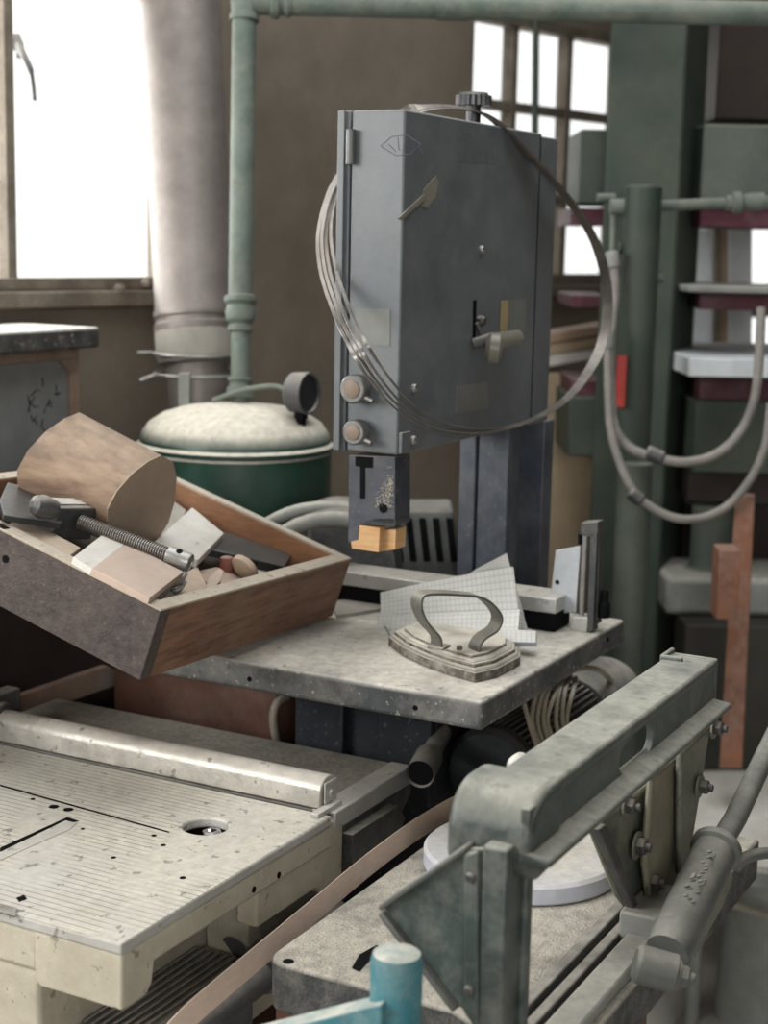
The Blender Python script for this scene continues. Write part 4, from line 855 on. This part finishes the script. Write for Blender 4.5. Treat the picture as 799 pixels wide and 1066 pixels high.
k = MB(); f0 = D(640, 216, PD-.16); f1 = D(762, 211, PD-.16); k.tube([f0, f1], .011, 14); k.lathe(f0, f1-f0, [(.017, -.01), (.017, .02)], 12); k.lathe(f1-(f1-f0)*.06, f1-f0, [(.016, 0), (.016, .012), (.022, .014), (.022, .03), (.016, .034), (.018, .05), (.018, .075)], 12)
k.tube(spline([f1, D(790, 210, PD-.16), D(815, 214, PD-.16)], 4), .013, 12); k.tube([D(621, 206, PD-.14), D(640, 206, PD-.14)], .009, 12); k.tube([D(638, 222, PD-.16), D(637, 262, PD-.16)], .006, 10)
k.tube([D(640, 258, PD-.15), D(655, 258, PD-.12)], .013, 12); MB().tube([D(672, 290, PD-.12), D(690, 290, PD-.12)], .010, 12).build('valve_stub', M_pipe, pr_); k.build('hydraulic_pipe', M_pipe, pr_)
k = MB(); PB(k, 641, 650, 370, 424, PD-.16, PD-.14); k.build('red_tag', M_redbr, pr_, bev=.001)
k = MB(); k.lathe(D(738, 596, PD+.2), (0, 0, 1), [(.10, -.01), (.095, .0), (.05, .012), (.045, .02), (.045, .15)], 36); k.build('ram_foot', M_pressp, pr_)
k = MB(); PB(k, 692, 870, 600, 640, PD+.10, PD+.34); k.build('press_bed', M_base, pr_, bev=.012)
k = MB(); PB(k, 700, 820, 520, 760, PD+.40, PD+.6); k.build('press_foot', M_dark, pr_)
def hose(pts, r, dep, label, clamp=None):
    t = thing('hydraulic_hose', label, 'hose', D(*pts[0], dep)); k = MB(); k.tube(spline([D(x, y, dep) for x, y in pts], 7), r, 14); k.build('hose', M_hose, t)
    if clamp:
        for (x, y, x2, y2) in clamp:
            k = MB(); a, b = D(x, y, dep), D(x2, y2, dep); k.lathe(a, b-a, [(r*1.2, 0), (r*1.55, .004), (r*1.55, (b-a).length-.004), (r*1.2, (b-a).length)], 14); k.build('hose_clamp', M_steeld, t)
    ends = (pts[0], pts[1]); k = MB(); a, b = D(*pts[0], dep), D(*pts[1], dep); k.lathe(a, b-a, [(r*1.3, 0), (r*1.5, .006), (r*1.5, .03), (r*1.2, .034)], 12); k.build('end_fitting', M_base, t)
hose([(636, 262), (640, 300), (635, 360), (636, 410), (640, 445), (655, 466), (685, 477), (715, 481), (745, 473), (770, 450), (785, 415), (790, 370), (792, 320)], .0095, PD-.2, 'thick grey hose curving from the press cylinder, upper of the two loops', [(672, 470, 690, 478)])
hose([(632, 345), (633, 410), (636, 450), (648, 490), (665, 518), (695, 537), (725, 540), (755, 528), (780, 500), (796, 465), (802, 420)], .0085, PD-.22, 'thin grey hose hanging lowest across the press column, lower of the two loops', [(655, 512, 668, 522)])
k = MB(); PB(k, 744, 870, -60, 124, PD+.25, PD+.6); k.build('shade_block', M_dark, pr_, bev=.004)  # added dark block standing in for the shaded wall above the beam
k = MB(); PB(k, 700, 870, 640, 900, PD+.11, PD+.24); k.build('press_base', M_dkgreen, pr_, bev=.004)
# rusty wooden supports
k = MB(); P0_ = [D(748, 800, 3.06), D(772, 800, 3.06), D(785, 518, 3.10), D(765, 516, 3.10)]; k.prism(P0_, FW0*.05+X0*.012)
tag(k.build('wooden_post', M_rust, bev=.002), 'tall rusty orange post leaning on the right in front of the press', 'post')
k = MB(); PB(k, 745, 767, 570, 645, 2.98, 3.045); tag(k.build('wooden_batten', M_rust, bev=.003), 'short orange block fixed to the front of the rusty post', 'block')
# right-hand round machine base
rb = thing('round_machine_base', 'round dusty machine base on the floor at the right', 'machine base', V(*D(790, 830, 3.1)[:2], 0))
c = D(800, 828, 3.05); k = MB(); zt = .47; c.z = 0
k.lathe(c, (0, 0, 1), [(.26, zt-.035), (.28, zt-.03), (.28, zt-.004), (.276, zt)], 64); k.build('base_disc', M_base, rb)
k = MB(); k.lathe(c, (0, 0, 1), [(.26, zt+.0002), (.25, zt+.003)], 64); k.build('sawdust_layer', M_floor, rb)
k = MB(); k.lathe(c, (0, 0, 1), [(.16, 0), (.15, .02), (.08, .06), (.07, zt-.04)], 40); a = Q(722, 880, 'z', .42); k.cyl(V(a.x+.05, a.y, 0), V(a.x+.05, a.y, .44), .014); k.build('base_pedestal', M_base, rb)
# tan boards, planks, leaning white panels
def leaning(name, x0, x1, y0, y1, d, m_, label, cat, th=.02, lean=.08):
    k = MB(); a, b = D(x0, y1, d), D(x1, y1, d); h = D(x0, y0, d).z-a.z
    k.hexa([a, b, b+FW0*th, a+FW0*th], [a+Z0*h+FW0*lean, b+Z0*h+FW0*lean, b+Z0*h+FW0*(lean+th), a+Z0*h+FW0*(lean+th)]); return tag(k.build(name, m_, bev=.002), label, cat)
leaning('white_panel', 712, 744, 238, 372, 3.95, M_whitem, 'white panel leaning at the right of the press column, beside a wooden batten', 'panel')
leaning('white_panel', 757, 782, 238, 372, 3.97, M_whitem, 'narrow white panel leaning right of the wooden battens behind the press', 'panel')
leaning('batten', 743, 750, 236, 372, 3.9, M_frame, 'brown batten standing between two white panels behind the press', 'batten')
leaning('batten', 750, 757, 236, 372, 3.93, M_card, 'pale batten standing next to the brown one behind the press', 'batten')
for i, (y, d, m_, lab) in enumerate(((352, 3.72, M_plank, 'topmost reddish plank stacked below the right window'), (364, 3.70, M_card, 'middle pale plank stacked below the right window'), (376, 3.68, M_white, 'lowest whitish plank stacked below the right window'))):
    k = MB(); a = D(520, y+14, d); b = D(640, y-6, d+.1); k.hexa([a, b, b+FW0*.15, a+FW0*.15], [p+Z0*.022 for p in (a, b, b+FW0*.15, a+FW0*.15)]); tag(k.build('stacked_plank', m_, bev=.001), lab, 'plank', 'planks below the right window')
k = MB(); a, b = D(515, 620, 3.78), D(640, 620, 3.78); h = D(515, 385, 3.78).z; k.hexa([V(a.x, a.y, 0), V(b.x, b.y, 0), V(b.x, b.y, 0)+FW0*.10, V(a.x, a.y, 0)+FW0*.10], [V(a.x, a.y, h), V(b.x, b.y, h), V(b.x, b.y, h)+FW0*.10, V(a.x, a.y, h)+FW0*.10])
tag(k.build('plywood_crate', M_card, bev=.003), 'tan plywood crate carrying planks behind the bandsaw column', 'crate')
k = MB(); k.tube(spline([Q(735, 945, 'z', .45), Q(760, 942, 'z', .4), Q(799, 952, 'z', .35), Q(840, 955, 'z', .3)], 5), .006, 10); tag(k.build('floor_cable', M_cable), 'pale cable sagging above the floor at the lower right', 'cable')
k = MB(); k.tube([V(*Q(800+26*cos(t), 1075+22*sin(t), 'z', .012)) for t in [2*pi*i/36 for i in range(36)]], .012, 12, closed=True); tag(k.build('floor_ring', M_rubber), 'dark ring lying on the floor in the bottom right corner', 'ring')
